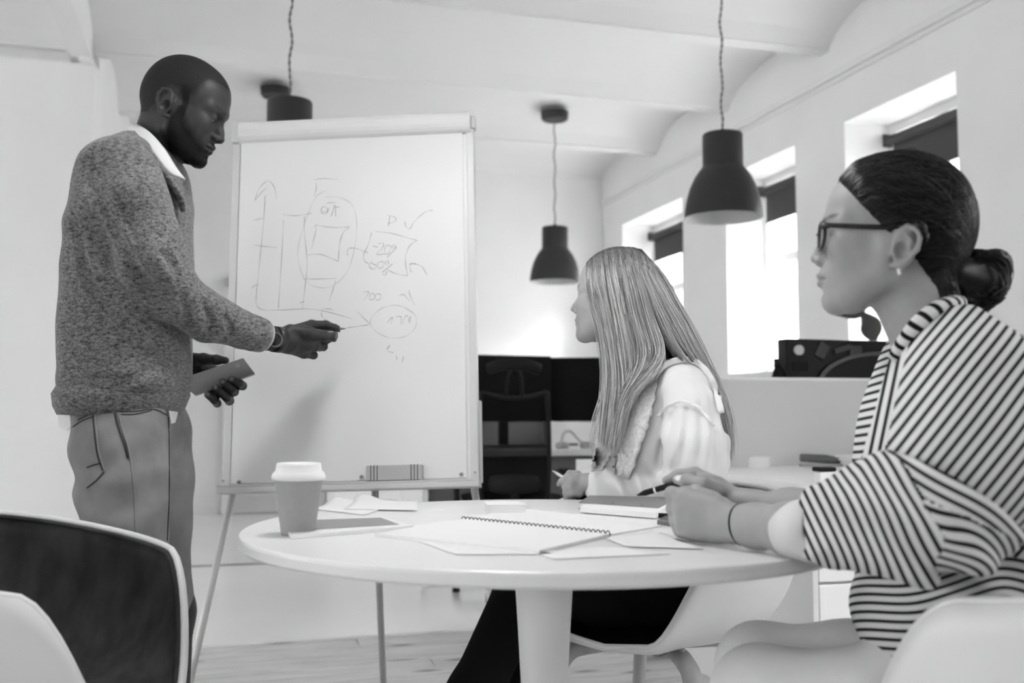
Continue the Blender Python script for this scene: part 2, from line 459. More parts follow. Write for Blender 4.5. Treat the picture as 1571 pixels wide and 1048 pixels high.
slab('side_rail', BW + 0.001, 0.0, BW + 0.010, BH * 0.22, -0.04, -0.012, alu, fc, 0.002)
slab('paper_sheet', 0.014, 0.012, BW - 0.026, BH + 0.0, 0.0055, 0.009, paper_m, fc)
slab('marker_tray', -0.008, -0.014, BW + 0.008, 0.002, -0.02, 0.052, alu, fc, 0.003)
slab('tray_lip', -0.008, 0.002, BW + 0.008, 0.006, 0.046, 0.052, alu, fc)
# folded-over pad at the top
b = B(); ring = []
for i in range(13):
    a = -math.pi / 2 + math.pi * 1.25 * i / 12
    ring.append((0.003 + 0.026 * math.cos(a), BH + 0.010 + 0.031 * math.sin(a)))
vv = []
for u in (0.010, BW - 0.004): vv += [bp(u, y, x) for x, y in ring]
k = len(ring); ff = [(i, i + 1, k + i + 1, k + i) for i in range(k - 1)] + [tuple(range(k)), tuple(range(2 * k - 1, k - 1, -1))]
b.add(vv, ff); b.obj('folded_pad', paper_m, fc, fix=True)
slab('pad_clamp', -0.010, BH - 0.022, 0.010, BH + 0.032, -0.01, 0.022, alu, fc, 0.004)
slab('pad_clamp', BW - 0.004, BH - 0.01, BW + 0.010, BH + 0.026, -0.01, 0.016, alu, fc, 0.004)
for px, py in ((367, 740), (555, 732), (708, 728)):
    u, v = uv(px, py); w = B(); w.tube([bp(u, v, 0.009), bp(u, v, 0.013)], 0.0055, 14); o = w.obj('screw', alu_d, fc)
    w = B(); w.tube([bp(u, v, 0.012), bp(u, v, 0.0138)], 0.0022, 8); w.obj('screw_slot', mat('screw_dark', 0.05, 0.5), o)
for px, py in ((342, 738), (729, 725)):
    u, v = uv(px, py); w = B(); w.tube([bp(u, v, 0.009), bp(u, v, 0.013)], 0.0035, 10); w.obj('screw', alu_d, fc)
def fleg(a, c, w, m, name='leg'):
    a, c = a - FC0, c - FC0
    x = B(); x.tube([a, c], w, 12); o = x.obj(name, m, fc, smooth=True)
    x = B(); x.tube([c - Vector((0, 0, 0.0)), c + (a - c).normalized() * 0.05], w * 1.35, 12); x.obj('rubber_foot', mat('black_rubber', 0.03, 0.7), o)
def floor_pt(px, Y):
    return Vector(((px - IW / 2) / FPX * Y * 1.0, Y, 0.004))
fleg(at(358, 752, 2.63), floor_pt(262, 2.50), 0.0095, alu)
fleg(at(727, 744, 2.60), floor_pt(800, 2.46), 0.0095, alu)
fleg(at(573, 700, 2.66), Vector(((594 - IW / 2) / FPX * 3.35, 3.35, 0.004)), 0.010, alu_d)
# pencil drawing: flat strokes on the sheet
strokes = {
 'axis_drawing': [[(391,308),(396,293),(404,282),(413,278),(421,288),(424,306)],[(392,307),(402,294),(411,287)],[(407,300),(404,345),(400,385),(396,425),(393,455),(394,468),(402,475),(425,476),(470,474),(500,478),(540,489)],[(388,338),(398,336),(405,335)],[(389,376),(405,378),(425,380)],[(385,443),(391,438),(398,437)]],
 'bar_drawing': [[(434,329),(450,331),(462,330),(478,327)],[(435,337),(433,380),(430,430),(427,473)],[(467,332),(467,355),(470,385),(471,410),(468,440),(464,475)],[(464,428),(490,428),(517,427)],[(515,430),(510,447),(505,462)],[(460,464),(467,463)],[(481,276),(495,274),(518,275)],[(485,280),(485,290),(482,302)]],
 'loop_drawing': [[(501,293),(490,297),(480,310),(470,335),(462,360),(457,385),(460,410),(470,432),(485,440),(505,441),(522,430),(535,412),(543,385),(547,355),(546,330),(538,312),(520,303),(500,302)]],
 'box_drawing': [[(486,349),(482,365),(478,382)],[(484,345),(500,348),(520,349),(536,348)],[(535,350),(527,356),(522,370),(520,385),(519,401)],[(472,391),(490,390),(505,395),(519,401)],[(484,346),(483,349)]],
 'value_box_drawing': [[(570,357),(565,375),(558,390),(559,400),(566,405)],[(576,355),(600,358),(622,364),(640,369)],[(639,369),(628,378),(622,395),(623,410),(625,420),(622,423),(605,419),(592,413)],[(533,392),(534,382),(545,381),(560,386),(565,388)],[(631,418),(629,405),(640,406),(648,410),(655,422)],[(628,406),(638,404)]],
 'handwriting': [[(492,321),(494,327),(501,328),(503,321),(497,317),(493,321),(499,326),(506,319)],[(508,332),(514,314)],[(512,317),(521,318)],[(515,318),(515,332)],[(499,312),(508,311),(516,311)],
   [(594,330),(607,334),(605,340),(595,343)],[(598,332),(596,347)],[(621,339),(623,348),(629,351),(634,342),(645,331),(655,324),(664,323)],
   [(572,378),(580,379)],[(580,374),(588,373),(587,380),(578,390),(590,390)],[(591,378),(590,389),(597,388),(598,377),(592,377)],[(601,377),(606,376),(606,380),(601,380),(601,377)],[(609,379),(594,395)],
   [(570,402),(566,408),(572,413),(578,408),(570,404)],[(580,403),(580,411),(587,410),(588,402),(581,402)],[(591,402),(595,400),(596,405),(591,405),(591,402)],[(602,405),(586,418)],[(588,418),(593,417),(592,422),(587,421)],
   [(556,449),(566,448),(558,461)],[(568,452),(567,459),(573,459),(574,451),(568,451)],[(576,452),(576,460),(583,459),(584,452),(577,451)],
   [(627,445),(629,453),(636,468)],[(612,454),(619,452),(629,462)],
   [(594,495),(602,487),(600,497)],[(606,486),(615,486),(615,497)],[(617,497),(622,485),(626,486),(627,493)],[(630,485),(628,496)],
   [(593,535),(598,530),(594,538),(603,541)],[(608,546),(609,552)],[(619,547),(617,556)]],
 'circle_drawing': [[(605,468),(588,472),(574,482),(568,493),(573,505),(588,515),(605,519),(622,516),(634,507),(639,496),(637,484),(626,474),(612,469),(600,468)],[(620,471),(632,480)]],
 'arrow_drawing': [[(532,503),(548,501),(561,499),(567,497),(560,490),(548,478)],[(495,474),(493,482),(496,488),(502,493)],[(496,474),(505,474),(512,476)]],
}
for nm, sts in strokes.items():
    for st in sts:
        b = B(); q = spline([uv(*p) for p in st], 5) if len(st) > 2 else [np.array(uv(*p)) for p in st]
        n = len(q); vv = []
        for i in range(n):
            t = q[min(i + 1, n - 1)] - q[max(i - 1, 0)]; t = t / (np.linalg.norm(t) + 1e-9); nn = np.array((-t[1], t[0]))
            hw = 0.00085 * (0.75 + 0.35 * math.sin(i * 0.7 + n))
            for s in (-1, 1): vv.append(bp(*(q[i] + nn * hw * s), 0.00945))
        b.add(vv, [(2*i, 2*i+1, 2*i+3, 2*i+2) for i in range(n - 1)])
        faint = nm in ('loop_drawing', 'circle_drawing')
        b.obj(nm, mat('pencil_faint', 0.52, 0.8) if faint else mat('pencil_grey', 0.36, 0.8), fc)
# eraser on the tray
u0, v0 = uv(566, 742); u1, v1 = uv(650, 714)
er = thing('board_eraser', 'grey ribbed board eraser lying on the flip chart tray', 'eraser', bp(u0, v0, 0.0) + FC0)
ER0 = Vector(er.location) - FC0
def eslab(name, a0, c0, a1, c1, w0, w1, m):
    q = [bp(a0, c0, w0) - ER0, bp(a1, c0, w0) - ER0, bp(a1, c1, w0) - ER0, bp(a0, c1, w0) - ER0]
    return B().quadbox(q, en * (w1 - w0)).obj(name, m, er, bevel=0.0015, fix=True)
eslab('body', u0, 0.004, u1, v1, 0.012, 0.044, mat('eraser_grey', 0.45, 0.6))
for k in range(3):
    for base in (u0 + 0.010, u1 - 0.028):
        eslab('rib', base + k * 0.008, 0.003, base + k * 0.008 + 0.003, v1 + 0.001, 0.013, 0.0455, mat('eraser_dark', 0.16, 0.6))
eslab('felt', u0 + 0.002, 0.0035, u1 - 0.002, 0.009, 0.0125, 0.0445, mat('felt_dark', 0.10, 0.9))

# ------------------------------------------------------------------ round table
TZ = 0.75
TC = Vector(((834 - IW / 2) / FPX * 1.85, 1.85, 0))
tb = thing('round_table', 'white round pedestal table in the middle', 'table', TC)
tw = mat('white_table_lacquer', 0.76, 0.30)
R = 0.535
B().lathe([(0, TZ), (R - 0.004, TZ), (R - 0.001, TZ - 0.002), (R, TZ - 0.006), (R, TZ - 0.019), (R - 0.004, TZ - 0.0235), (R - 0.03, TZ - 0.026), (0, TZ - 0.026)], 128).obj('tabletop', tw, tb, smooth=False, fix=True)
B().lathe([(0, 0.72), (0.14, 0.723), (0.075, 0.716), (0.064, 0.69), (0.0565, 0.665), (0.0545, 0.655)], 56).obj('pedestal_neck', tw, tb, smooth=True, fix=True)
B().lathe([(0.0535, 0.6545), (0.0525, 0.65), (0.047, 0.56), (0.041, 0.45), (0.037, 0.32), (0.040, 0.2), (0.06, 0.11), (0.11, 0.055), (0.18, 0.03), (0.25, 0.014), (0.262, 0.006), (0.262, 0.0), (0, 0)], 72).obj('pedestal', tw, tb, smooth=True, fix=True)

# ------------------------------------------------------------------ shell chairs
shell_m = mat('white_shell', 0.76, 0.42)
uph = mat('dark_grey_upholstery', 0.048, 0.9, noise=0.32, nscale=26, bump=0.35, bscale=500, sheen=0.1, stretch=(1, 1, 0.4), spec=0.1)
uph_b = mat('black_upholstery', 0.008, 0.9, noise=0.2, nscale=60, bump=0.4, bscale=700, spec=0.05)
oak = mat('pale_oak', 0.38, 0.5, noise=0.2, nscale=12, stretch=(1, 1, 0.15))
ARM = [123, 158]          # where the armrest starts to fall and where it meets the seat front, in degrees from the back
def rim(phi, zb=0.76, za=0.70):
    """phi 0 at the back, pi at the front; returns rim height"""
    a = abs(phi)
    a1, a2 = math.radians(ARM[0]), math.radians(ARM[1])
    if a < a1: return zb - (zb - za) * (a / a1) ** 1.6
    if a < a2:
        t = (a - a1) / (a2 - a1); t = t * t * (3 - 2 * t)
        return za + (0.462 - za) * t
    return 0.462 - 0.012 * (a - a2) / (math.pi - a2)
def shell_pts(n, m, inset, lift, zb, za, ra=0.275, rb=0.295):
    P = []
    for i in range(n):
        phi = -math.pi + 2 * math.pi * i / n
        c, s = -math.cos(phi), math.sin(phi)
        e = 2.8
        r = (abs(c / ra) ** e + abs(s / rb) ** e) ** (-1 / e)
        if c > 0: r *= 1 - 0.05 * c
        zr = rim(phi, zb, za) - lift * 0.2
        row = []
        for k in range(1, m + 1):
            q = k / m
            if q < 0.75: rr = 0.88 * q / 0.75; z = 0.0
            else: rr = 0.88; z = 0.0
            t = q
            # bowl profile: flat seat, rounded turn, steep wall
            rho = 1 - (1 - t) ** 1.7
            hh = zr - 0.44
            zz = 0.44 + hh * (max(0.0, t - 0.12) / 0.88) ** 2.6 + lift * (1 - t) + 0.0
            row.append(((r - inset) * rho * c, (r - inset) * rho * s, zz))
        P.append(row)
    return P
def shell_chair(label, loc, rotz, inner, zb=0.76, za=0.70, group='white shell chairs'):
    t = thing('shell_chair', label, 'chair', loc, rotz, group)
    n, m = 112, 22
    for nm, inset, lift, mm in (('shell', 0.0, 0.0, shell_m), ('upholstery', 0.006, 0.022, inner)):
        P = shell_pts(n, m, inset, lift, zb, za)
        b = B(); vv = [p for row in P for p in row]; ff = []
        cidx = len(vv); vv.append((0, 0, 0.44 + lift))
        for i in range(n):
            j = (i + 1) % n
            ff.append((cidx, i * m, j * m))
            for k in range(m - 1): ff.append((i*m+k, i*m+k+1, j*m+k+1, j*m+k))
        b.add(vv, ff)
        o = b.obj(nm, mm, t, smooth=True, fix=True)
        md = o.modifiers.new('thick', 'SOLIDIFY'); md.thickness = 0.009 if nm == 'shell' else 0.004; md.offset = 1 if nm == 'shell' else 0
    # thin white lip that closes shell and upholstery, and a dark piping just inside it
    P = shell_pts(n, m, 0.0, 0.0, zb, za)
    b = B(); L = [Vector(r[-1]) for r in P]; L.append(L[0]); b.tube(L, 0.0062, 8, cap=False); b.obj('rim', shell_m, t, smooth=True)
    P = shell_pts(n, m, 0.009, 0.012, zb, za)
    b = B(); L = [Vector(r[-1]) - Vector((0, 0, 0.004)) for r in P]; L.append(L[0]); b.tube(L, 0.0042, 6, cap=False); b.obj('piping', inner, t, smooth=True)
    for sx in (-1, 1):
        for sy in (-1, 1):
            q = spline([(0.03 * sx, 0.03 * sy, 0.415), (0.13 * sx, 0.12 * sy, 0.412), (0.175 * sx, 0.165 * sy, 0.385), (0.20 * sx, 0.19 * sy, 0.28), (0.235 * sx, 0.225 * sy, 0.0)], 6)
            b = B(); b.tube(q, [0.016] * 4 + [0.018] * 12 + [0.014] * (len(q) - 16), 10, flat=((0.69 * sx, -0.72 * sy, 0), 1.25)); b.obj('leg', oak, t, smooth=True)
    B().box((-0.11, -0.05, 0.405), (0.11, 0.05, 0.436)).obj('seat_mount', mat('mount_grey', 0.25, 0.5), t, bevel=0.006)
    for sx in (-1, 1):
        for sy in (-1, 1):
            b = B(); b.tube([(0.12 * sx, 0.11 * sy, 0.40), (0.12 * sx, 0.11 * sy, 0.448)], 0.007, 8); b.obj('bolt', alu_d, t)
    return t
shell_chair('empty white shell chair with dark grey upholstery at the left', Vector((-0.84, 1.69, 0)), math.radians(-5), uph, 0.785, 0.70)
shell_chair('white shell chair with black upholstery under the long-haired woman', Vector((0.36, 2.42, 0)), math.radians(232), uph_b, 0.77, 0.70)
ARM[:] = [114, 162]
shell_chair('white shell chair seen from behind under the woman with glasses', Vector((0.755, 1.40, 0)), math.radians(156), uph, 0.775, 0.735)

# ------------------------------------------------------------------ back desk with screens and mesh chair
black = mat('black_plastic', 0.008, 0.5, spec=0.12)
black_s = mat('black_screen', 0.004, 0.3, spec=0.12)
dk = mat('charcoal_plastic', 0.016, 0.6, spec=0.12)
def box_thing(lo, hi, name, m, parent, bevel=0.003): return B().box(lo, hi).obj(name, m, parent, bevel=bevel)
D0 = wr(at_z(880, 690, 0.738)); D0.x = wr(at_z(640, 900, 0.0)).x
dfront = wr(at_z(641, 906, 0.0)).y - 0.02
dk0 = thing('office_desk', 'white desk with grey modesty panel at the back of the room', 'desk', rw(D0.x, dfront, 0), ROOM)
box_thing((0, 0, 0.705), (1.85, 0.75, 0.738), 'worktop', white_p, dk0)
box_thing((0, 0.02, 0), (0.035, 0.73, 0.705), 'side_panel', white_p, dk0)
box_thing((1.815, 0.02, 0), (1.85, 0.73, 0.705), 'side_panel', white_p, dk0)
box_thing((0.035, 0.10, 0.25), (1.815, 0.12, 0.705), 'modesty_panel', mat('panel_grey', 0.20, 0.6), dk0)
def monitor(label, p, rz, w=0.60, h=0.405):
    t = thing('monitor', label, 'monitor', p, rz, 'black monitors on the back desk')
    B().box((-w/2, -0.012, 0.15), (w/2, 0.02, 0.15 + h)).obj('housing', black, t, bevel=0.004)
    B().box((-w/2 + 0.008, -0.0128, 0.155), (w/2 - 0.008, -0.0118, 0.142 + h)).obj('screen', black_s, t)
    B().box((-0.03, 0.02, 0.0), (0.03, 0.04, 0.32)).obj('stand', black, t, bevel=0.003)
    B().box((-0.12, -0.06, 0.0), (0.12, 0.12, 0.01)).obj('base', black, t, bevel=0.003)
mp_ = wr(at_z(760, 672, 0.738))
pm = at(775, 640, 6.15); pm.z = 0.738; monitor('black monitor behind the headrest of the mesh chair', pm, ROOM + 0.10)
pm = at(858, 640, 6.42); pm.z = 0.738; monitor('black monitor right of the mesh chair headrest', pm, ROOM - 0.35, 0.56)
pm = at(985, 640, 6.22); pm.z = 0.738; pcw = thing('computer_tower', 'black computer case behind the long-haired woman\'s hair', 'computer', pm, ROOM)
box_thing((-0.14, -0.12, 0), (0.14, 0.25, 0.40), 'case', black, pcw); box_thing((-0.12, -0.124, 0.28), (0.12, -0.12, 0.33), 'drive_panel', dk, pcw); box_thing((-0.12, -0.123, 0.03), (0.12, -0.12, 0.25), 'front_grille', dk, pcw)
pm = at_z(858, 688, 0.738)
wbx = thing('white_box', 'small white box on the desk beside the mesh chair', 'box', pm + Vector((0, 0.1, 0)), ROOM)
box_thing((-0.07, 0, 0), (0.055, 0.08, 0.15), 'carton', white_p, wbx); box_thing((-0.071, -0.001, 0.13), (0.056, 0.081, 0.152), 'lid', white_p, wbx)
hp = thing('headphones', 'pale headphones lying on the desk in front of the white box', 'headphones', at_z(884, 688, 0.738), ROOM)
q = spline([(-0.09, 0, 0.03), (-0.075, 0, 0.09), (-0.03, 0.01, 0.10), (0.02, 0, 0.05), (0.05, 0, 0.03)], 6); b = B(); b.tube(q, 0.009, 8); b.obj('headband', mat('pale_grey_plastic', 0.55, 0.5), hp, smooth=True)
for x in (-0.085, 0.065):
    b = B(); b.lathe([(0, 0), (0.035, 0.0), (0.042, 0.015), (0.036, 0.035), (0, 0.04)], 20, (x, 0, 0)); b.obj('ear_cup', mat('grey_plastic', 0.35, 0.5), hp, smooth=True, fix=True)
b = B(); b.tube(spline([(0.06, 0, 0.01), (0.11, -0.02, 0.03), (0.14, 0.0, 0.07), (0.16, 0.01, 0.01)], 5), 0.005, 6); b.obj('cable', mat('grey_plastic', 0.35, 0.5), hp, smooth=True)
# mesh office chair seen from behind
oc_p = Vector(((789 - IW / 2) / FPX * 5.15, 5.15, 0))
oc = thing('office_chair', 'black mesh office chair with headrest behind the flip chart', 'office chair', oc_p, math.radians(4))
mesh_m = mat('black_mesh', 0.008, 0.8, alpha=0.94, spec=0.08)
def zrow(y): return at(789, y, 5.15).z
zt, zbm = zrow(602), zrow(775)
nu, nv = 14, 16; vv = []; ff = []
for j in range(nv + 1):
    t = j / nv; z = zbm + (zt - zbm) * t
    for i in range(nu + 1):
        s = i / nu * 2 - 1
        hw = 0.165 + 0.015 * math.sin(t * 3.0)
        dip = -0.030 * (1 - abs(s) ** 2) * max(0, (t - 0.8) / 0.2)
        vv.append((s * hw, 0.03 * s * s * -1.0 + 0.05 * math.sin(t * 2.6), z + dip))
for j in range(nv):
    for i in range(nu): a = j * (nu + 1) + i; ff.append((a, a + 1, a + nu + 2, a + nu + 1))
B().add(vv, ff).obj('backrest_mesh', mesh_m, oc, smooth=True)
fr = [vv[j * (nu + 1)] for j in range(nv + 1)] + [vv[nv * (nu + 1) + i] for i in range(nu + 1)] + [vv[j * (nu + 1) + nu] for j in range(nv, -1, -1)]
b = B(); b.tube(fr + fr[:1], 0.0125, 8); b.obj('back_frame', dk, oc, smooth=True)
b = B(); b.tube([(-0.165, -0.04, zrow(684)), (0.165, -0.04, zrow(684))], 0.008, 8); b.obj('lumbar_bar', dk, oc)
q = []
for i in range(21):
    a = i / 20 * 2 - 1; q.append((a * 0.115, -0.02 - 0.03 * (1 - a * a), zrow(742)))
b = B(); b.tube(q, [0.04 + 0.012 * (1 - ((i - 10) / 10) ** 2) for i in range(21)], 10, flat=((0, 1, 0), 0.35)); b.obj('lumbar_pad', dk, oc, smooth=True)
b = B(); b.tube(spline([(-0.13, 0.03, zrow(566)), (-0.06, 0.0, zrow(560)), (0.06, 0.0, zrow(560)), (0.13, 0.03, zrow(566))], 6), 0.03, 10, flat=((0, 1, 0), 0.4)); b.obj('headrest', dk, oc, smooth=True)
for s in (-1, 1):
    b = B(); b.tube([(s * 0.045, 0.03, zrow(615)), (s * 0.035, 0.0, zrow(580)), (s * 0.02, 0.0, zrow(565))], 0.008, 8); b.obj('headrest_post', dk, oc, smooth=True)
b = B(); b.tube([(0, -0.04, zrow(760)), (0, -0.03, 0.5), (0, 0.12, 0.43)], 0.025, 10, flat=((0, 1, 0), 0.6)); b.obj('back_support', dk, oc, smooth=True)
b = B(); b.tube(spline([(-0.23, 0.28, 0.47), (-0.12, 0.28, 0.485), (0.12, 0.28, 0.485), (0.23, 0.28, 0.47)], 5), 0.24, 20, flat=((0, 0, 1), 0.16)); b.obj('seat', dk, oc, smooth=True)
for s in (-1, 1):
    b = B(); b.tube(spline([(s * 0.20, 0.2, 0.44), (s * 0.28, 0.2, 0.46), (s * 0.29, 0.2, 0.62)], 5), 0.016, 8); b.obj('arm_post', dk, oc, smooth=True)
    b = B(); b.tube([(s * 0.29, 0.08, 0.635), (s * 0.29, 0.2, 0.64), (s * 0.285, 0.33, 0.635)], [0.03, 0.036, 0.03], 10, flat=((0, 0, 1), 0.45)); b.obj('armrest', black, oc, smooth=True)
b = B(); b.tube([(0, 0.22, 0.09), (0, 0.22, 0.44)], 0.028, 12); b.obj('gas_lift', dk, oc, smooth=True)
for k in range(5):
    a = 2 * math.pi * k / 5 + 0.5
    ex_, ey_ = 0.29 * math.cos(a), 0.22 + 0.29 * math.sin(a)
    b = B(); b.tube([(0, 0.22, 0.10), (ex_, ey_, 0.075)], [0.028, 0.018], 8); o = b.obj('base_arm', dk, oc, smooth=True)
    b = B(); b.tube([(ex_ - 0.02, ey_, 0.031), (ex_ + 0.02, ey_, 0.031)], 0.030, 14); b.obj('caster', black, oc)

# ------------------------------------------------------------------ right desk with divider screen
P0 = wr(at_z(1243, 744, 0.735))
DB = wr(at_z(1117, 716, 0.735)).y
rd = thing('storage_desk', 'white desk with drawer front behind the woman with glasses', 'desk', rw(P0.x, P0.y, 0), ROOM)
dl, dw = DB - P0.y, W - P0.x - 0.15
box_thing((0, 0, 0.715), (dw, dl, 0.735), 'worktop', white_p, rd)
box_thing((0.004, 0.004, 0), (0.024, dl, 0.715), 'side_panel', mat('pale_grey_panel', 0.72, 0.5), rd)
box_thing((0.026, 0.03, 0.03), (0.6, dl, 0.713), 'body', white_p, rd)
for z0, z1 in ((0.06, 0.436), (0.444, 0.712)):
    d = box_thing((0.028, 0.006, z0), (0.60, 0.03, z1), 'drawer', white_p, rd)
box_thing((dw - 0.04, 0.004, 0), (dw, dl, 0.715), 'side_panel', white_p, rd)
zdiv = at(1200, 578, DB * 1.0).z
pdv = wr(at_z(1110, 716, 0.735))
dv = thing('desk_divider', 'plain pale divider screen standing behind the white desk', 'divider', rw(P0.x - 0.12, DB + 0.002, 0), ROOM)
zdiv = at_plane(1200, 579, rw(0, DB, 0), rw(0, 1, 0).normalized()).z
box_thing((0, 0, 0.02), (W - P0.x, 0.03, zdiv - 0.012), 'panel', mat('pale_grey_fabric', 0.66, 0.9, noise=0.03, nscale=300), dv)
box_thing((-0.002, -0.003, zdiv - 0.014), (W - P0.x + 0.002, 0.033, zdiv), 'top_rail', white_p, dv)
# second desk behind the divider, carrying the black machine
d2 = thing('far_desk', 'white desk hidden behind the divider under the black machine', 'desk', rw(P0.x - 0.10, DB + 0.05, 0), ROOM)
box_thing((0, 0, 0.70), (dw, 0.8, 0.73), 'worktop', white_p, d2); box_thing((0, 0, 0), (0.03, 0.8, 0.70), 'side_panel', white_p, d2); box_thing((dw - 0.03, 0, 0), (dw, 0.8, 0.70), 'side_panel', white_p, d2)
mc = at_plane(1206, 577, rw(0, DB + 0.22, 0), rw(0, 1, 0).normalized()); mc2 = at_plane(1374, 523, rw(0, DB + 0.22, 0), rw(0, 1, 0).normalized())
mw = wr(mc2).x - wr(mc).x; mtop = mc2.z - 0.73
mch = thing('black_machine', 'glossy black boxy machine with dial and curved handle above the divider', 'machine', Vector((mc.x, mc.y, 0.73)), ROOM)
gl = mat('gloss_black', 0.006, 0.18, spec=0.25)
box_thing((0, 0, 0), (mw, 0.07, mtop), 'housing', gl, mch, 0.008)
zz = mtop
b = B(); b.tube([(mw * 0.11, 0.002, zz - 0.05), (mw * 0.11, -0.012, zz - 0.05)], 0.022, 20); b.obj('dial', alu, mch)
q = [(mw * 0.28 + 0.36 * (1 - math.cos(a)) * 0.9, -0.012, zz - 0.20 + 0.14 * math.sin(a)) for a in [i / 16 * math.pi for i in range(17)]]
b = B(); b.tube(q, 0.010, 8); b.obj('curved_handle', mat('machine_grey', 0.10, 0.35), mch, smooth=True)
for (fx_, fz_, fw_, fh_, rr_) in ((0.32, 0.05, 0.05, 0.07, 0.5), (0.50, 0.04, 0.09, 0.025, -0.3), (0.62, 0.05, 0.06, 0.05, 0.0)):
    M = Matrix.Translation((mw * fx_, -0.004, zz - fz_)) @ Matrix.Rotation(rr_, 4, 'Y')
    B().box((-fw_/2, -0.006, -fh_/2), (fw_/2, 0.008, fh_/2), M).obj('front_panel', mat('machine_panel', 0.035, 0.25), mch, bevel=0.004)
box_thing((mw * 0.05, -0.003, zz - 0.14), (mw * 0.19, 0.004, zz - 0.10), 'button_plate', dk, mch)
pz = at_plane(1196, 577, rw(0, DB + 0.2, 0), rw(0, 1, 0).normalized())
ph = thing('desk_phone', 'small black phone stand left of the black machine', 'phone', Vector((pz.x, pz.y, 0.73)), ROOM)
hz = pz.z - 0.73
b = B(); b.tube(spline([(-0.015, 0, hz + 0.075), (-0.012, 0, hz + 0.05), (0.0, 0, hz + 0.02), (0.005, 0, hz - 0.1), (0.005, 0, 0)], 6), [0.012] * 6 + [0.016] * 19, 10); b.obj('handset', black, ph, smooth=True)
b = B(); b.tube(spline([(-0.03, 0, hz - 0.02), (-0.01, 0, hz + 0.03), (0.015, 0, hz + 0.02), (0.04, 0, hz - 0.02)], 5), 0.012, 10); b.obj('cradle', black, ph, smooth=True)
pz = at_plane(1574, 540, rw(0, DB + 0.3, 0), rw(0, 1, 0).normalized())
sp = thing('desk_speaker', 'small black speaker at the right edge behind the divider', 'speaker', Vector((pz.x, pz.y, 0.73)), ROOM)
box_thing((-0.05, -0.05, 0), (0.06, 0.06, pz.z - 0.73), 'cabinet', black, sp, 0.006)
b = B(); b.tube([(0.0, -0.05, (pz.z - 0.73) * 0.7), (0.0, -0.056, (pz.z - 0.73) * 0.7)], 0.035, 24); b.obj('cone', dk, sp)
# small things on the desk
p = at_z(1168, 718, 0.735); t = thing('note_block', 'small white note block standing on the desk against the divider', 'note block', p, ROOM)
box_thing((-0.035, 0, 0), (0.035, 0.03, 0.042), 'sheets', paper_m, t, 0.001)
box_thing((-0.036, 0.028, 0), (0.036, 0.034, 0.043), 'backing', board_m, t, 0.001)
p = at_z(1232, 716, 0.735); t = thing('stapler', 'grey stapler lying on the desk against the divider', 'stapler', p, ROOM - 0.25)
b = B(); b.tube([(-0.01, 0, 0.035), (0.09, 0, 0.03), (0.16, 0, 0.022)], [0.016, 0.018, 0.012], 10, flat=((0, 1, 0), 0.8)); b.obj('top_arm', mat('dark_grey_plastic', 0.10, 0.5), t, smooth=True)
box_thing((-0.012, -0.014, 0), (0.165, 0.014, 0.012), 'base', mat('grey_plastic', 0.35, 0.5), t)
p = at_z(1250, 713, 0.735); t = thing('paper_bundle', 'bundle of white papers piled on the desk behind the stapler', 'papers', p + Vector((0.12, -0.20, 0)), ROOM)
for k in range(4):
    M = Matrix.Translation((0, 0, 0.012 * k)) @ Matrix.Rotation(0.12 * (k - 1.5), 4, 'Z')
    B().box((-0.05, -0.05, 0), (0.28, 0.12, 0.010), M).obj('sheaf', paper_m, t)
p = at_z(1268, 741, 0.735); t = thing('ink_stamp', 'small black-topped stamp standing on the desk corner', 'stamp', p, ROOM)
box_thing((-0.022, 0, 0), (0.03, 0.035, 0.034), 'body', white_p, t, 0.003); box_thing((-0.026, -0.004, 0.034), (0.034, 0.039, 0.048), 'cap', black, t, 0.004)

# ------------------------------------------------------------------ plant on the near window sill
leaf_m = mat('dark_leaf', 0.06, 0.5)
pp = rw(W + 0.15, ywin[0][0] + 0.42, Z_SILL + 0.004)
pl = thing('potted_plant', 'dark leafy plant on the window sill behind the woman with glasses', 'plant', pp)
B().lathe([(0, 0), (0.07, 0), (0.09, 0.16), (0.095, 0.17), (0.08, 0.17), (0.075, 0.15), (0, 0.15)], 32).obj('pot', white_p, pl, smooth=False, fix=True)
rr = random.Random(2)
targets = [at(1392, 232, pp.y), at(1410, 240, pp.y - 0.1), at(1368, 300, pp.y), at(1330, 490, pp.y - 0.2), at(1345, 512, pp.y - 0.15), at(1372, 470, pp.y - .1), at(1440, 330, pp.y), at(1325, 470, pp.y - 0.1)]
for tg in targets:
    e = tg - pp; L = e.length
    st = B(); q = spline([(0, 0, 0.14), (e.x * 0.35, e.y * 0.35, 0.14 + (e.z - 0.14) * 0.6), tuple(e)], 6); st.tube(q, [0.004 - 0.0015 * i / len(q) for i in range(len(q))], 6); o = st.obj('stem', leaf_m, pl, smooth=True)
    a = Vector((rr.uniform(-1, 1), rr.uniform(-.4, .4), rr.uniform(-0.7, 0.5))).normalized(); s = a.cross(Vector((0.2, 1, 0.1))).normalized(); nn = a.cross(s)
    vv = []; ff = []
    for i in range(9):
        t = i / 8; w = 0.055 * math.sin(math.pi * t ** 0.8) + 0.001
        c = e + a * (0.17 * (t - 0.1)) + nn * (-0.05 * t * t)
        vv += [c - s * w + nn * 0.01, c, c + s * w + nn * 0.01]
    for i in range(8):
        for k in range(2): ff.append((3*i+k, 3*i+k+1, 3*i+k+4, 3*i+k+3))
    o2 = B().add(vv, ff).obj('leaf', leaf_m, pl, smooth=True)
    md = o2.modifiers.new('thick', 'SOLIDIFY'); md.thickness = 0.0015

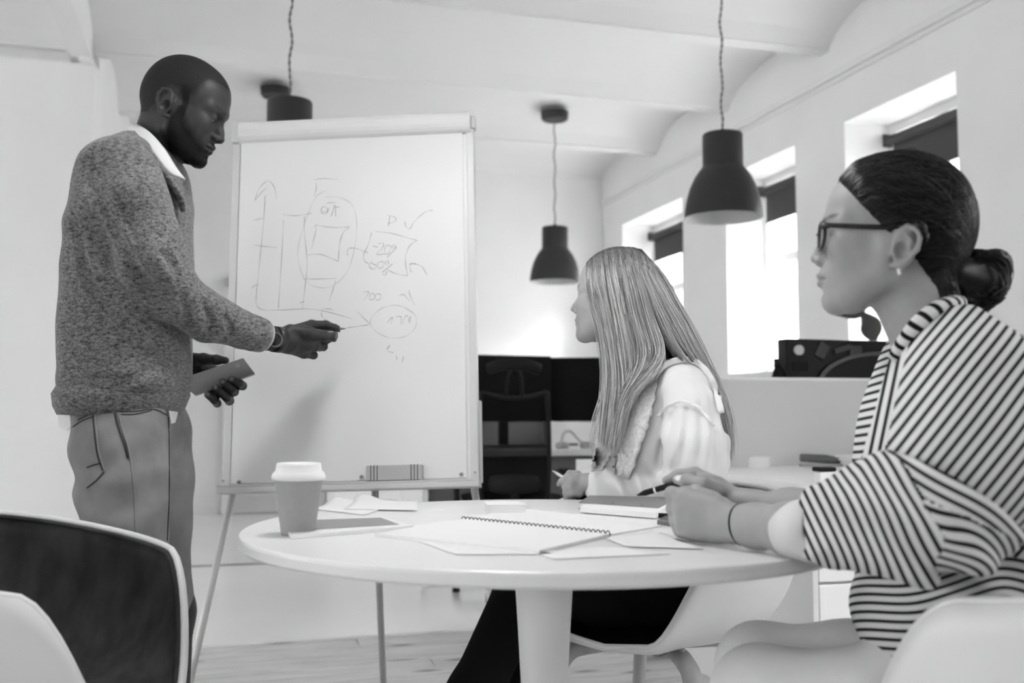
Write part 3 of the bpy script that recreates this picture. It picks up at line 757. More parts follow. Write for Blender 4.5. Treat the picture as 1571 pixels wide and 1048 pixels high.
# ------------------------------------------------------------------ things on the round table
p = at_z(453, 822, TZ)
cp = thing('paper_cup', 'grey paper coffee cup with white lid near the table edge', 'cup', Vector((p.x, p.y + 0.02, TZ)))
s = (p.y + 0.03) / FPX
zc = 84 * s
B().lathe([(0, 0.001), (24 * s, 0.001), (25 * s, 0.0), (25.5 * s, 0.004), (36.2 * s, zc), (36.8 * s, zc + 0.002), (35 * s, zc)], 56).obj('cup_body', mat('kraft_grey', 0.33, 0.7, noise=0.03, nscale=80), cp, smooth=True, fix=True)
B().lathe([(36.5 * s, zc - 0.003), (40 * s, zc - 0.002), (40.3 * s, zc + 0.003), (39 * s, zc + 0.007), (37.6 * s, zc + 0.010), (34.6 * s, zc + 0.0125), (33.6 * s, zc + 0.022), (32.6 * s, zc + 0.0255), (30.5 * s, zc + 0.0258), (29 * s, zc + 0.018), (0, zc + 0.017)], 56).obj('lid', mat('white_lid', 0.78, 0.45), cp, smooth=True, fix=True)
def quad_slab(name, pxs, z0, z1, m, parent=None, bevel=0.0):
    q = [at_z(x, y, z1) for x, y in pxs]
    o = parent.location if parent else Vector((0, 0, 0))
    return B().quadbox([v - Vector((o.x, o.y, o.z)) for v in q], Vector((0, 0, z0 - z1))).obj(name, m, parent, bevel=bevel, fix=True)
tp = thing('tablet', 'white framed tablet with dark grey screen beside the paper cup', 'tablet', at_z(545, 803, TZ))
quad_slab('frame', [(448, 821), (425, 800), (588, 793), (634, 806)], TZ, TZ + 0.007, mat('tablet_white', 0.85, 0.3), tp, 0.0015)
quad_slab('screen', [(452, 814), (440, 799), (584, 794), (612, 804.5)], TZ + 0.0065, TZ + 0.0076, mat('tablet_screen', 0.22, 0.3), tp)
nbk = thing('spiral_notebook', 'large white spiral notebook lying open on the table', 'notebook', at_z(760, 815, TZ))
quad_slab('page_block', [(576, 818), (708, 795), (935, 819), (828, 844)], TZ, TZ + 0.006, paper_m, nbk, 0.001)
quad_slab('flipped_pages', [(712, 795), (800, 780), (1015, 806), (940, 819)], TZ, TZ + 0.003, paper_m, nbk, 0.0008)
a, c = at_z(708, 797, TZ + 0.004), at_z(936, 820, TZ + 0.004)
for k in range(34):
    p = a.lerp(c, (k + 0.5) / 34) - Vector(nbk.location); dr = (c - a).normalized(); sd = Vector((-dr.y, dr.x, 0))
    q = [p + sd * (0.006 * math.cos(w)) + Vector((0, 0, 0.0055 * math.sin(w))) + dr * (0.0012 * w / 6) for w in [i / 10 * 2 * math.pi for i in range(11)]]
    b = B(); b.tube(q, 0.0011, 5); b.obj('spiral_ring', mat('dark_wire', 0.10, 0.4), nbk, smooth=True)
# pencil notes on the flipped pages
rr = random.Random(8); b = B()
A_, B_, C_ = at_z(745, 792, TZ + 0.0034), at_z(955, 812, TZ + 0.0034), at_z(805, 783, TZ + 0.0034)
for ln in range(7):
    s0 = A_.lerp(C_, (ln + 0.5) / 7.5) - Vector(nbk.location); dv_ = (B_ - A_)
    x = 0.03 + rr.random() * 0.08
    while x < 0.92:
        w = rr.uniform(0.02, 0.07); pts = []
        for i in range(7): pts.append(s0 + dv_ * (x + w * i / 6) + (C_ - A_) * 0.03 * rr.uniform(-1, 1))
        dd = Vector((0, 0.0006, 0))
        vv = []
        for q_ in pts: vv += [q_ - dd, q_ + dd]
        b.add(vv, [(2*i, 2*i+2, 2*i+3, 2*i+1) for i in range(6)]); x += w + rr.uniform(0.012, 0.03)
b.obj('pencil_notes', mat('pencil_faint', 0.52, 0.8), nbk)
def sheet(label, pxs, z, curl=0.0, peak=None, name='paper_sheet'):
    q = [at_z(x, y, z) for x, y in pxs]
    o_ = sum(q, Vector((0, 0, 0))) / 4
    n = 10; vv = []; ff = []
    for j in range(n + 1):
        for i in range(n + 1):
            u, v = i / n, j / n
            p = q[0].lerp(q[1], u).lerp(q[3].lerp(q[2], u), v) - o_
            if peak: p.z += peak[2] * math.exp(-((u - peak[0]) ** 2 + (v - peak[1]) ** 2) / 0.05)
            p.z += curl * (u ** 4)
            vv.append(p)
    for j in range(n):
        for i in range(n): k = j * (n + 1) + i; ff.append((k, k + 1, k + n + 2, k + n + 1))
    o = B().add(vv, ff).obj(name, paper_m, None, smooth=True, fix=True); o.location = o_
    md = o.modifiers.new('thick', 'SOLIDIFY'); md.thickness = 0.0006; md.offset = 0
    return tag(o, label, 'paper', 'loose papers on the round table')
sheet('loose paper with a lifted corner behind the tablet', [(480, 781), (560, 790), (610, 772), (520, 768)], TZ + 0.0015, 0.0, (0.05, 0.75, 0.012))
sheet('loose paper with a raised peak at the far table edge', [(528, 781), (640, 783), (640, 769), (548, 767)], TZ + 0.0028, 0.0, (0.12, 0.95, 0.014))
sheet('loose paper lying flat at the centre of the near table edge', [(640, 829), (700, 851), (850, 850), (815, 843)], TZ + 0.0012)
sheet('loose paper lying near the hands of the woman with glasses', [(820, 847), (850, 858), (1030, 850), (950, 838)], TZ + 0.0012)
sheet('loose paper under the hands of the woman with glasses', [(930, 826), (960, 838), (1080, 842), (1010, 815)], TZ + 0.0022)
pb = at_z(748, 790, TZ)
nb = thing('note_pad_block', 'thick white block of note paper standing on the table', 'note block', pb, math.radians(6))
B().box((0, 0, 0), (0.078, 0.082, 0.0185)).obj('sheets', paper_m, nb, bevel=0.0008)
sh = []
b = B(); n = 8; vv = []
for i in range(n + 1):
    x = 0.078 * i / n
    for y in (0, 0.082): vv.append((x, y, 0.0188 + 0.0025 * math.sin(math.pi * (i / n)) ** 2 * (y > 0)))
b.add(vv, [(2*i, 2*i+2, 2*i+3, 2*i+1) for i in range(n)]); b.obj('top_sheet', paper_m, nb, smooth=True)
# closed notebook with elastic band
cn = thing('closed_notebook', 'grey covered notebook with elastic bands by the long-haired woman', 'notebook', at_z(960, 780, TZ))
cov = mat('grey_cover', 0.20, 0.6); cqs = [(890, 776), (897, 769), (1040, 770), (1062, 783), (950, 786)]
base = [(888, 780), (905, 768), (1040, 772), (1010, 789)]
quad_slab('back_cover', base, TZ, TZ + 0.002, cov, cn)
quad_slab('pages', [(890, 778), (906, 767.5), (1036, 771), (1006, 787)], TZ + 0.002, TZ + 0.0125, paper_m, cn)
quad_slab('front_cover', [(888, 770.5), (905, 760), (1040, 763), (1010, 778.5)], TZ + 0.0125, TZ + 0.0145, cov, cn)
for px in (940, 985):
    q = at_z(px, 783.5 + (px - 940) * 0.075, TZ) - Vector(cn.location)
    B().box((q.x - 0.003, q.y - 0.003, 0.0), (q.x + 0.003, q.y + 0.001, 0.0152)).obj('elastic_band', mat('band_dark', 0.05, 0.6), cn)
def pen(label, p0, p1, r, m, ringm=None, tipm=None, name='pen', cat='pen', ringpos=0.7, tip=0.16):
    p0, p1 = Vector(p0), Vector(p1); t = thing(name, label, cat, (p0 + p1) / 2); o = Vector(t.location)
    d = p1 - p0; L = d.length
    b = B(); b.tube([p0 + d * tip - o, p1 - d * 0.02 - o, p1 - o], [r, r, r * 0.7], 12); b.obj('barrel', m, t, smooth=False)
    b = B(); b.tube([p0 - o, p0 + d * tip * 0.35 - o, p0 + d * tip - o], [r * 0.15, r * 0.5, r], 12); b.obj('tip', tipm or m, t)
    if ringm:
        b = B(); b.tube([p0 + d * ringpos - o, p0 + d * (ringpos + 0.035) - o], r * 1.08, 12); b.obj('ring', ringm, t)
    b = B(); b.tube([p1 - d * 0.02 + Vector((0, 0, r * 1.2)) - o, p1 - d * 0.3 + Vector((0, 0, r * 1.15)) - o], r * 0.25, 6); b.obj('clip', ringm or m, t)
    return t
chrome = mat('chrome', 0.7, 0.2, metal=1.0)
pen('black pen lying on the table in front of the grey notebook', at_z(1042, 792, TZ + 0.005), at_z(976, 789, TZ + 0.005), 0.0045, black, chrome, ringpos=0.93)
t = thing('smartphone', 'dark smartphone lying by the hands of the woman with glasses', 'phone', at_z(1030, 799, TZ))
quad_slab('body', [(1008, 798), (1022, 792), (1075, 797), (1060, 806)], TZ, TZ + 0.008, mat('phone_grey', 0.12, 0.4), t, 0.001)
quad_slab('screen', [(1011, 795.5), (1022, 791), (1072, 795.5), (1058, 803)], TZ + 0.0079, TZ + 0.0086, black_s, t)
# ------------------------------------------------------------------ smooth-solid modelling (distance field -> mesh)
def smin(a, b, k):
    h = np.clip(0.5 + 0.5 * (b - a) / k, 0, 1)
    return b * (1 - h) + a * h - k * h * (1 - h)
def A3(v): return np.array(tuple(v), np.float32)
class Solid:
    def __init__(s, lo, hi, h):
        s.h = h; s.lo = np.array(lo, np.float32)
        s.n = [int(math.ceil((hi[i] - lo[i]) / h)) + 1 for i in range(3)]
        s.ax = [s.lo[i] + h * np.arange(s.n[i], dtype=np.float32) for i in range(3)]
        s.F = np.full(s.n, 0.06, np.float32)
    def block(s, lo, hi):
        sl = []
        for i in range(3):
            a = int(max(0, math.floor((lo[i] - s.lo[i]) / s.h))); b = int(min(s.n[i], math.ceil((hi[i] - s.lo[i]) / s.h) + 1))
            if b <= a: return None, None
            sl.append(slice(a, b))
        g = np.meshgrid(s.ax[0][sl[0]], s.ax[1][sl[1]], s.ax[2][sl[2]], indexing='ij', sparse=True)
        return tuple(sl), g
    def apply(s, fn, lo, hi, k, sub=False):
        m = max(k, 0.004) * 1.2 + 2 * s.h
        sl, g = s.block([lo[i] - m for i in range(3)], [hi[i] + m for i in range(3)])
        if sl is None: return
        d = fn(*g).astype(np.float32)
        if sub: s.F[sl] = -smin(-s.F[sl], d, k) if k else np.maximum(s.F[sl], -d)
        else: s.F[sl] = smin(s.F[sl], d, k)
    def cone(s, p1, r1, p2, r2, k=0.01, flat=None, sub=False):
        p1, p2 = A3(p1), A3(p2); v = p2 - p1; L2 = float(v @ v) + 1e-12; r = max(r1, r2)
        lo, hi = np.minimum(p1, p2) - r, np.maximum(p1, p2) + r
        if flat: nx = A3(flat[0]); nx = nx / np.linalg.norm(nx); fs = flat[1]; 
        if flat and fs < 1: lo -= r * (1 / fs - 1); hi += r * (1 / fs - 1)
        def fn(x, y, z):
            a, b, c = x - p1[0], y - p1[1], z - p1[2]
            t = np.clip((a * v[0] + b * v[1] + c * v[2]) / L2, 0, 1)
            a = a - t * v[0]; b = b - t * v[1]; c = c - t * v[2]
            q = a * a + b * b + c * c
            if flat:
                w = a * nx[0] + b * nx[1] + c * nx[2]; q = q + w * w * (fs * fs - 1)
            return np.sqrt(np.maximum(q, 0)) - (r1 + t * (r2 - r1))
        s.apply(fn, lo, hi, k, sub)
    def chain(s, pts, rad, k=0.01, flat=None, sub=False):
        for i in range(len(pts) - 1): s.cone(pts[i], rad[i], pts[i + 1], rad[i + 1], k, flat, sub)
    def ell(s, c, r, k=0.01, R=None, sub=False):
        c = A3(c); r = A3(r); m = float(r.max())
        if R is None: lo, hi = c - r, c + r
        else: lo, hi = c - m, c + m; R = np.array(R, np.float32)
        def fn(x, y, z):
            a, b, d = x - c[0], y - c[1], z - c[2]
            if R is not None:
                a, b, d = (R[0,0]*a + R[1,0]*b + R[2,0]*d), (R[0,1]*a + R[1,1]*b + R[2,1]*d), (R[0,2]*a + R[1,2]*b + R[2,2]*d)
            k0 = np.sqrt((a / r[0]) ** 2 + (b / r[1]) ** 2 + (d / r[2]) ** 2)
            k1 = np.sqrt((a / r[0] ** 2) ** 2 + (b / r[1] ** 2) ** 2 + (d / r[2] ** 2) ** 2) + 1e-6
            return k0 * (k0 - 1) / k1
        s.apply(fn, lo, hi, k, sub)
    def loft(s, rows, k=0.02, e=2.3, rot=0.0, dense=8):
        """rows: (z, cx, cy, a, b) bottom to top; rot turns the section about Z"""
        q = np.array(spline(rows, dense)); q = q[np.argsort(q[:, 0])]
        zs = q[:, 0]; co, si = math.cos(rot), math.sin(rot)
        mx = float(max(q[:, 3].max(), q[:, 4].max()))
        lo = (q[:, 1].min() - mx, q[:, 2].min() - mx, zs[0]); hi = (q[:, 1].max() + mx, q[:, 2].max() + mx, zs[-1])
        def fn(x, y, z):
            zc = np.clip(z, zs[0], zs[-1])
            cx, cy, a, b = [np.interp(zc, zs, q[:, i]).astype(np.float32) for i in (1, 2, 3, 4)]
            u, v = x - cx, y - cy
            u, v = (u * co + v * si) / a, (-u * si + v * co) / b
            d = ((np.abs(u) ** e + np.abs(v) ** e) ** (1 / e) - 1) * np.minimum(a, b)
            return np.maximum(d, np.maximum(z - zs[-1], zs[0] - z))
        s.apply(fn, lo, hi, k)
    def warp(s, fn):
        """adds fn(x,y,z) metres to the field near the surface (positive = inward)"""
        g = np.meshgrid(*s.ax, indexing='ij', sparse=True)
        s.F += fn(*g).astype(np.float32)
    def cut(s, fn):
        g = np.meshgrid(*s.ax, indexing='ij', sparse=True)
        s.F = np.maximum(s.F, fn(*g).astype(np.float32))
    def mesh(s, smooth=1):
        F = s.F; F[0] = F[-1] = 0.05; F[:, 0] = F[:, -1] = 0.05; F[:, :, 0] = F[:, :, -1] = 0.05
        I = F < 0
        cnt = np.zeros([n - 1 for n in s.n], np.int8)
        for a in (0, 1):
            for b in (0, 1):
                for c in (0, 1): cnt += I[a:s.n[0]-1+a, b:s.n[1]-1+b, c:s.n[2]-1+c]
        act = np.argwhere((cnt > 0) & (cnt < 8)); N = len(act)
        idx = np.full([n - 1 for n in s.n], -1, np.int64); idx[act[:, 0], act[:, 1], act[:, 2]] = np.arange(N)
        acc = np.zeros((N, 3)); num = np.zeros(N)
        cor = [(a, b, c) for a in (0, 1) for b in (0, 1) for c in (0, 1)]
        val = {c: F[act[:, 0] + c[0], act[:, 1] + c[1], act[:, 2] + c[2]] for c in cor}
        for c in cor:
            for d in range(3):
                if c[d]: continue
                e = list(c); e[d] = 1; e = tuple(e)
                va, vb = val[c], val[e]; m = (va < 0) != (vb < 0)
                t = np.where(m, va / np.where(m, va - vb, 1), 0)
                p = np.zeros((N, 3)); p[:] = c; p[:, d] += t
                acc[m] += p[m]; num[m] += 1
        V = (acc / num[:, None] + act) * s.h + s.lo
        quads = []
        for d in range(3):
            sl0 = [slice(None)] * 3; sl1 = [slice(None)] * 3; sl0[d] = slice(0, -1); sl1[d] = slice(1, None)
            A, Bm = I[tuple(sl0)], I[tuple(sl1)]
            ch = np.argwhere(A != Bm)
            o1, o2 = (d + 1) % 3, (d + 2) % 3
            ok = (ch[:, o1] > 0) & (ch[:, o2] > 0) & (ch[:, o1] < s.n[o1] - 1) & (ch[:, o2] < s.n[o2] - 1); ch = ch[ok]
            ins = A[ch[:, 0], ch[:, 1], ch[:, 2]]
            def cell(da, db):
                q = ch.copy(); q[:, o1] += da; q[:, o2] += db
                return idx[q[:, 0], q[:, 1], q[:, 2]]
            Q = np.stack([cell(-1, -1), cell(0, -1), cell(0, 0), cell(-1, 0)], 1)
            Q[~ins] = Q[~ins][:, ::-1]
            quads.append(Q)
        Q = np.concatenate(quads)
        for _ in range(smooth):
            E = np.concatenate([Q[:, [0, 1]], Q[:, [1, 2]], Q[:, [2, 3]], Q[:, [3, 0]]])
            S = np.zeros_like(V); dg = np.bincount(E.ravel(), minlength=N)
            for i in range(3):
                S[:, i] = np.bincount(E[:, 0], V[E[:, 1], i], N) + np.bincount(E[:, 1], V[E[:, 0], i], N)
            V = V * 0.4 + 0.6 * S / np.maximum(dg, 1)[:, None]
        return V, Q

def make_mesh(name, V, Q, attrs=None, smooth=True):
    me = bpy.data.meshes.new(name)
    V = np.asarray(V, np.float32); Q = np.asarray(Q, np.int32)
    me.vertices.add(len(V)); me.vertices.foreach_set('co', V.ravel())
    me.loops.add(Q.size); me.loops.foreach_set('vertex_index', Q.ravel())
    me.polygons.add(len(Q)); me.polygons.foreach_set('loop_start', np.arange(0, Q.size, Q.shape[1], dtype=np.int32))
    me.polygons.foreach_set('loop_total', np.full(len(Q), Q.shape[1], np.int32))
    me.update(calc_edges=True); me.validate()
    for k, v in (attrs or {}).items():
        at_ = me.attributes.new(k, 'FLOAT', 'POINT'); at_.data.foreach_set('value', np.asarray(v, np.float32))
    if smooth: me.shade_smooth()
    return me

def xf(M, V):
    M = np.array(M); return V @ M[:3, :3].T + M[:3, 3]
def merge(parts):
    """parts: (V, Q, tone) -> one"""
    vs_, qs, ts, k = [], [], [], 0
    for V, Q, t in parts:
        vs_.append(V); qs.append(Q + k); ts.append(t if hasattr(t, '__len__') else np.full(len(V), t)); k += len(V)
    return np.concatenate(vs_), np.concatenate(qs), np.concatenate(ts)
def ellmask(V, c, r, soft=0.3, R=None):
    d = V - np.array(c)
    if R is not None: d = d @ np.array(R)
    q = np.sqrt(((d / np.array(r)) ** 2).sum(1))
    return np.clip((1 + soft - q) / (2 * soft), 0, 1)
def vnoise(V, sc, seed=0):
    """cheap smooth noise in about -1..1"""
    r = np.random.RandomState(seed); o = 0
    for i in range(5):
        k = r.normal(size=3); k = k / np.linalg.norm(k) * sc * (0.6 + 0.35 * i)
        o = o + np.sin(V @ k + r.rand() * 6.28 + 1.3 * np.sin(V @ (k[[1, 2, 0]] * 0.7) + i))
    return o / 3.2
def frame(fwd, roll=0.0):
    f = Vector(fwd).normalized(); l = Vector((0, 0, 1)).cross(f).normalized(); u = f.cross(l)
    if roll:
        c, s = math.cos(roll), math.sin(roll); l, u = l * c + u * s, u * c - l * s
    return Matrix(((f.x, l.x, u.x), (f.y, l.y, u.y), (f.z, l.z, u.z)))
def rot_y(a): return np.array(((math.cos(a), 0, math.sin(a)), (0, 1, 0), (-math.sin(a), 0, math.cos(a))))
def rot_z(a): return np.array(((math.cos(a), -math.sin(a), 0), (math.sin(a), math.cos(a), 0), (0, 0, 1)))

def build_head(P, M, neck_pts, neck_r, h=0.002):
    """head in its own frame (x forward, y left, z up, origin between the ears); neck points in world"""
    Mi = M.inverted(); nk = [Mi @ Vector(p) for p in neck_pts]
    lo = [min(-0.135, min(p.x for p in nk) - 0.07), -0.105, min(p.z for p in nk) - 0.03]
    hi = [0.135, 0.105, 0.15]
    S = Solid(lo, hi, h); g = P.get
    jw, fw = g('jaw', 1.0), g('width', 1.0)
    S.ell((-0.016, 0, 0.040), (0.098, 0.0755 * fw, 0.088), 0.01)
    S.ell((0.030, 0, 0.040), (0.060, 0.064 * fw, 0.064), 0.03)
    S.ell((-0.045, 0, 0.005), (0.062, 0.060 * fw, 0.062), 0.03)
    S.ell((0.040, 0, -0.035), (0.048, 0.056 * fw, 0.066), 0.03)
    for s in (-1, 1):
        S.chain([(0.002, s * 0.060 * fw, -0.015), (0.010, s * 0.054 * jw, -0.062), (0.048, s * 0.036 * jw, -0.090), (0.078 + g('chin_dx', 0.0), s * 0.013, -0.099)], [0.020, 0.018, 0.017, 0.016], 0.022)
        S.ell((0.056, s * 0.046, -0.018), (0.030, 0.020, 0.026), 0.02)
        S.ell((0.040, s * 0.040, -0.050), (0.036, 0.021, 0.036), 0.025)
    S.ell((0.080 + g('chin_dx', 0.0), 0, -0.098), (0.018, 0.022, 0.017 * g('chin', 1.0)), 0.014)
    S.ell((0.070, 0, -0.060), (0.029, 0.034, 0.036), 0.018)
    for s in (-1, 1):
        S.cone((0.086, s * 0.010, 0.026), 0.011 * g('brow', 1.0), (0.066, s * 0.050, 0.022), 0.010 * g('brow', 1.0), 0.016)
    for s in (-1, 1): S.ell((0.098, s * 0.033, 0.001), (0.017, 0.019, 0.013), 0.012, sub=True)
    ns = g('nose', 1.0); nl = g('nose_len', 1.0); nw = g('nose_w', 1.0)
    S.cone((0.085, 0, 0.014), 0.0085, (0.101 * nl, 0, -0.018), 0.0085 * ns, 0.010)
    S.cone((0.097 * nl, 0, -0.016), 0.0080 * ns, (0.1065 * nl, 0, -0.0315 + g('nose_up', 0.0)), 0.0098 * ns, 0.007)
    for s in (-1, 1): S.ell((0.0965, s * 0.0115 * nw, -0.0345), (0.0105, 0.0075 * nw, 0.0075), 0.005)
    for s in (-1, 1): S.ell((0.1015, s * 0.0065 * nw, -0.0425), (0.005, 0.0035, 0.004), 0.003, sub=True)
    # lips
    lp = g('lip', 1.0)
    for s in (-1, 1):
        S.chain([(0.0985, s * 0.004, -0.0575), (0.0945, s * 0.014, -0.0595), (0.084, s * 0.0245, -0.0635)], [0.0060 * lp, 0.0052 * lp, 0.0025], 0.004)
        S.chain([(0.0960, 0, -0.0705), (0.0920, s * 0.013, -0.0690), (0.084, s * 0.0225, -0.0650)], [0.0066 * lp, 0.0055 * lp, 0.0025], 0.004)
        S.chain([(0.1075, 0, -0.0640), (0.101, s * 0.014, -0.0645), (0.088, s * 0.0255, -0.0655)], [0.0030, 0.0026, 0.0018], 0.002, sub=True)
    S.ell((0.104, 0, -0.0835), (0.012, 0.02, 0.006), 0.008, sub=True)
    # eyes: lids around a ball, slit cut between them
    ex_, ey_, ez_ = 0.0735, 0.0320, 0.0030
    for s in (-1, 1):
        S.ell((ex_, s * ey_, ez_), (0.0138, 0.0150, 0.0132), 0.004)
        op = g('eye_open', 1.0); dz = g('eye_dz', 0.0)
        S.ell((ex_ + 0.013, s * ey_, ez_ + dz), (0.009, 0.0125, 0.0046 * op), 0.0015, sub=True)
    # ears
    for s in (-1, 1):
        y0 = 0.0735 * fw
        E = lambda x, z, o=0.0: (-0.004 + x - 0.18 * z, s * (y0 + o - x * 0.32), z - 0.012 + g('ear_dz', 0.0))
        S.ell(E(-0.015, 0.002, 0.002), (0.019, 0.0075, 0.031), 0.005, R=rot_z(s * 0.35) @ rot_y(-0.15))
        out = [(0.002, 0.012), (-0.002, 0.025), (-0.013, 0.032), (-0.026, 0.028), (-0.033, 0.014), (-0.032, -0.003), (-0.024, -0.017), (-0.013, -0.027), (-0.004, -0.026)]
        S.chain([E(x, z, 0.005) for x, z in out], [0.0034, 0.0038, 0.0042, 0.0043, 0.0043, 0.0040, 0.0040, 0.0058, 0.0045], 0.003)
        S.chain([E(-0.012, 0.019, 0.007), E(-0.021, 0.010, 0.007), E(-0.022, -0.006, 0.007)], [0.003] * 3, 0.003)
        S.ell(E(-0.010, -0.004, 0.011), (0.0085, 0.0095, 0.0115), 0.003, sub=True)
        S.ell(E(-0.026, 0.010, 0.011), (0.0022, 0.006, 0.013), 0.002, sub=True, R=rot_y(-0.15))
        S.ell(E(0.001, -0.006, 0.004), (0.004, 0.004, 0.006), 0.003)
    S.chain(nk, neck_r, 0.03)
    for f_ in P.get('extra', []): f_(S, nk)
    V, Q = S.mesh(2)
    return V, Q, nk
def eyeballs(M, P, parent, look=(1, 0, 0)):
    ex_, ey_, ez_ = 0.0735, 0.0320, 0.0030
    for s in (-1, 1):
        n1, n2 = 14, 20; vv = []; tone = []
        for i in range(n1 + 1):
            a = math.pi * i / n1
            for j in range(n2):
                w = 2 * math.pi * j / n2
                d = Vector((math.cos(a), math.sin(a) * math.cos(w), math.sin(a) * math.sin(w)))
                vv.append(M @ (Vector((ex_, s * ey_, ez_)) + d * 0.0124))
                tone.append(0.30 if a > 0.52 else (0.02 if a < 0.2 or a > 0.46 else 0.05))
        Q = np.array([(i*n2+j, i*n2+(j+1) % n2, (i+1)*n2+(j+1) % n2, (i+1)*n2+j) for i in range(n1) for j in range(n2)])
        me = make_mesh('eye', np.array([tuple(v) for v in vv]), Q, {'tone': tone})
        link('eye', me, attr_mat('eye_mat', rough=0.1, spec=0.6), parent)
def face_tone(V, skin, lips, P, brow=0.03, browdark=0.75):
    t = np.full(len(V), skin)
    def mix(m, v):
        nonlocal t
        t = t * (1 - m) + v * m
    for s in (-1, 1):
        mix(np.maximum(ellmask(V, (0.096, s * 0.008, -0.0575), (0.012, 0.011, 0.0055), 0.35), ellmask(V, (0.091, s * 0.016, -0.060), (0.010, 0.010, 0.004), 0.35)) * 0.9, lips)
        mix(np.maximum(ellmask(V, (0.096, s * 0.006, -0.0705), (0.012, 0.012, 0.0060), 0.35), ellmask(V, (0.091, s * 0.014, -0.0685), (0.010, 0.010, 0.0045), 0.35)) * 0.9, lips)
        b1 = np.maximum(ellmask(V, (0.092, s * 0.018, 0.0275), (0.014, 0.014, 0.0042), 0.4), ellmask(V, (0.080, s * 0.038, 0.0300), (0.014, 0.016, 0.0038), 0.4))
        mix(b1 * browdark, brow)
        # lash line
        rr = np.sqrt(((V - np.array((0.0735 + 0.013, s * 0.032, 0.003 + P.get('eye_dz', 0.0)))) ** 2 / np.array((0.013, 0.0138, 0.0060 * P.get('eye_open', 1.0) + 0.0006)) ** 2).sum(1))
        mix(np.clip(1 - np.abs(rr - 0.92) / 0.22, 0, 1) * (V[:, 2] > 0.0025 + P.get('eye_dz', 0.0)) * 0.9, 0.015)
    mix(ellmask(V, (0.10, 0, -0.0425), (0.006, 0.012, 0.003), 0.4) * 0.5, skin * 0.3)
    return t
# ------------------------------------------------------------------ standing man
DM = 2.22
man = thing('person', 'man in a grey sweater and jeans standing and drawing on the flip chart', 'person', (at(190, 600, DM).x, DM, 0))
MO = Vector(man.location)
def local(V, o): return np.asarray(V) - np.array(tuple(o))
def add_body(name, V, Q, tone, m, parent, o):
    return link(name, make_mesh(name, local(V, o), Q, {'tone': tone}), m, parent)
a, p = math.radians(-4), math.radians(23.5)
HM = frame((math.cos(a) * math.cos(p), -math.sin(a) * math.cos(p), -math.sin(p)), 0.0).to_4x4()
HM.translation = at(283.5, 168.5, DM)
HM = HM @ Matrix.Scale(0.925, 4)
nb = [at(266, 180, DM + 0.005), at(250, 205, DM + 0.01), at(230, 250, DM + 0.01)]
mp_head = dict(jaw=1.05, brow=1.1, nose=1.12, nose_w=1.35, nose_len=1.0, lip=1.2, eye_open=0.38, eye_dz=-0.005, ear_dz=-0.006)
V, Q, nk = build_head(mp_head, HM, nb, [0.054, 0.055, 0.064])
skin = 0.036
t = face_tone(V, skin, 0.032, mp_head, 0.012, 0.8)
x, y, z = V[:, 0], V[:, 1], V[:, 2]
def sstep(a, b, v): u = np.clip((v - a) / (b - a), 0, 1); return u * u * (3 - 2 * u)
nz = vnoise(V, 60, 3) * 0.004
line = 0.058 + nz                                        # hairline
scalp = sstep(0.068, 0.084, z + 0.25 * (np.abs(y) < 0.05) * (0.0) + nz) * 1.0
scalp = np.maximum(scalp, sstep(-0.002, -0.022, x - 0.50 * (z - 0.02) + nz * 1.5) * sstep(-0.052, -0.030, z - 0.25 * x))
temple = sstep(0.040, 0.026, x - 0.25 * (z - 0.03) + nz) * sstep(0.012, 0.034, z)
scalp = np.maximum(scalp, temple)
ear = sstep(0.072, 0.076, np.abs(y)) * ellmask(V, (-0.017, 0, -0.010), (0.030, 0.2, 0.040), 0.12)
bl = np.interp(x, [0.0, 0.020, 0.030, 0.072, 0.12], [0.06, 0.046, -0.024, -0.058, -0.078])     # upper edge of the beard
beard = sstep(0.014, -0.016, z - bl + nz * 1.5) * sstep(-0.010, 0.008, x + 0.10 * (z + 0.03) + nz)
beard *= 1 - sstep(0.030, 0.020, x) * sstep(0.035, 0.05, z)
beard *= 1 - ellmask(V, (0.10, 0, -0.060), (0.030, 0.030, 0.0125), 0.25)
beard *= sstep(-0.135, -0.112, z)
must = ellmask(V, (0.10, 0, -0.0505), (0.02, 0.027, 0.005), 0.4) * 0.7
beard = np.maximum(beard, must) * (1 - ear)
scalp = scalp * (1 - ear)
t = t * (1 - beard * 0.90) + 0.003 * beard * 0.90
t = t * (1 - scalp * 0.72) + 0.011 * scalp * 0.72
skin_m = attr_mat('skin_dark', rough=0.48, spec=0.22, bump=0.08, bscale=900, mottle=0.10, mscale=90)
Wv = xf(HM, V)
head_part = (Wv, Q, t)
# hair and beard shells
def shell_of(name, V, Q, mask, lim, off, Wv, tone, m, parent, o):
    fm = mask[Q].min(1) > lim
    F = Q[fm]; u, inv = np.unique(F, return_inverse=True)
    N = np.zeros_like(Wv)
    a_, b_, c_ = Wv[Q[:, 0]], Wv[Q[:, 1]], Wv[Q[:, 2]]
    nn = np.cross(b_ - a_, c_ - a_)
    for i in range(4): np.add.at(N, Q[:, i], nn)
    N /= np.linalg.norm(N, axis=1)[:, None] + 1e-9
    return add_body(name, Wv[u] + N[u] * off, inv.reshape(F.shape), tone[u], m, parent, o)
hair_sh = attr_mat('short_black_hair', rough=0.7, spec=0.14, bump=0.4, bscale=700, mottle=0.2, mscale=260)
shell_of('hair', V, Q, scalp, 0.94, 0.0003, Wv, t, hair_sh, man, MO)
shell_of('beard', V, Q, beard, 0.94, 0.0004, Wv, t, hair_sh, man, MO)
eyeballs(HM, mp_head, man)
for e_ in [c for c in man.children if c.name.startswith('eye')]: e_.location = -MO

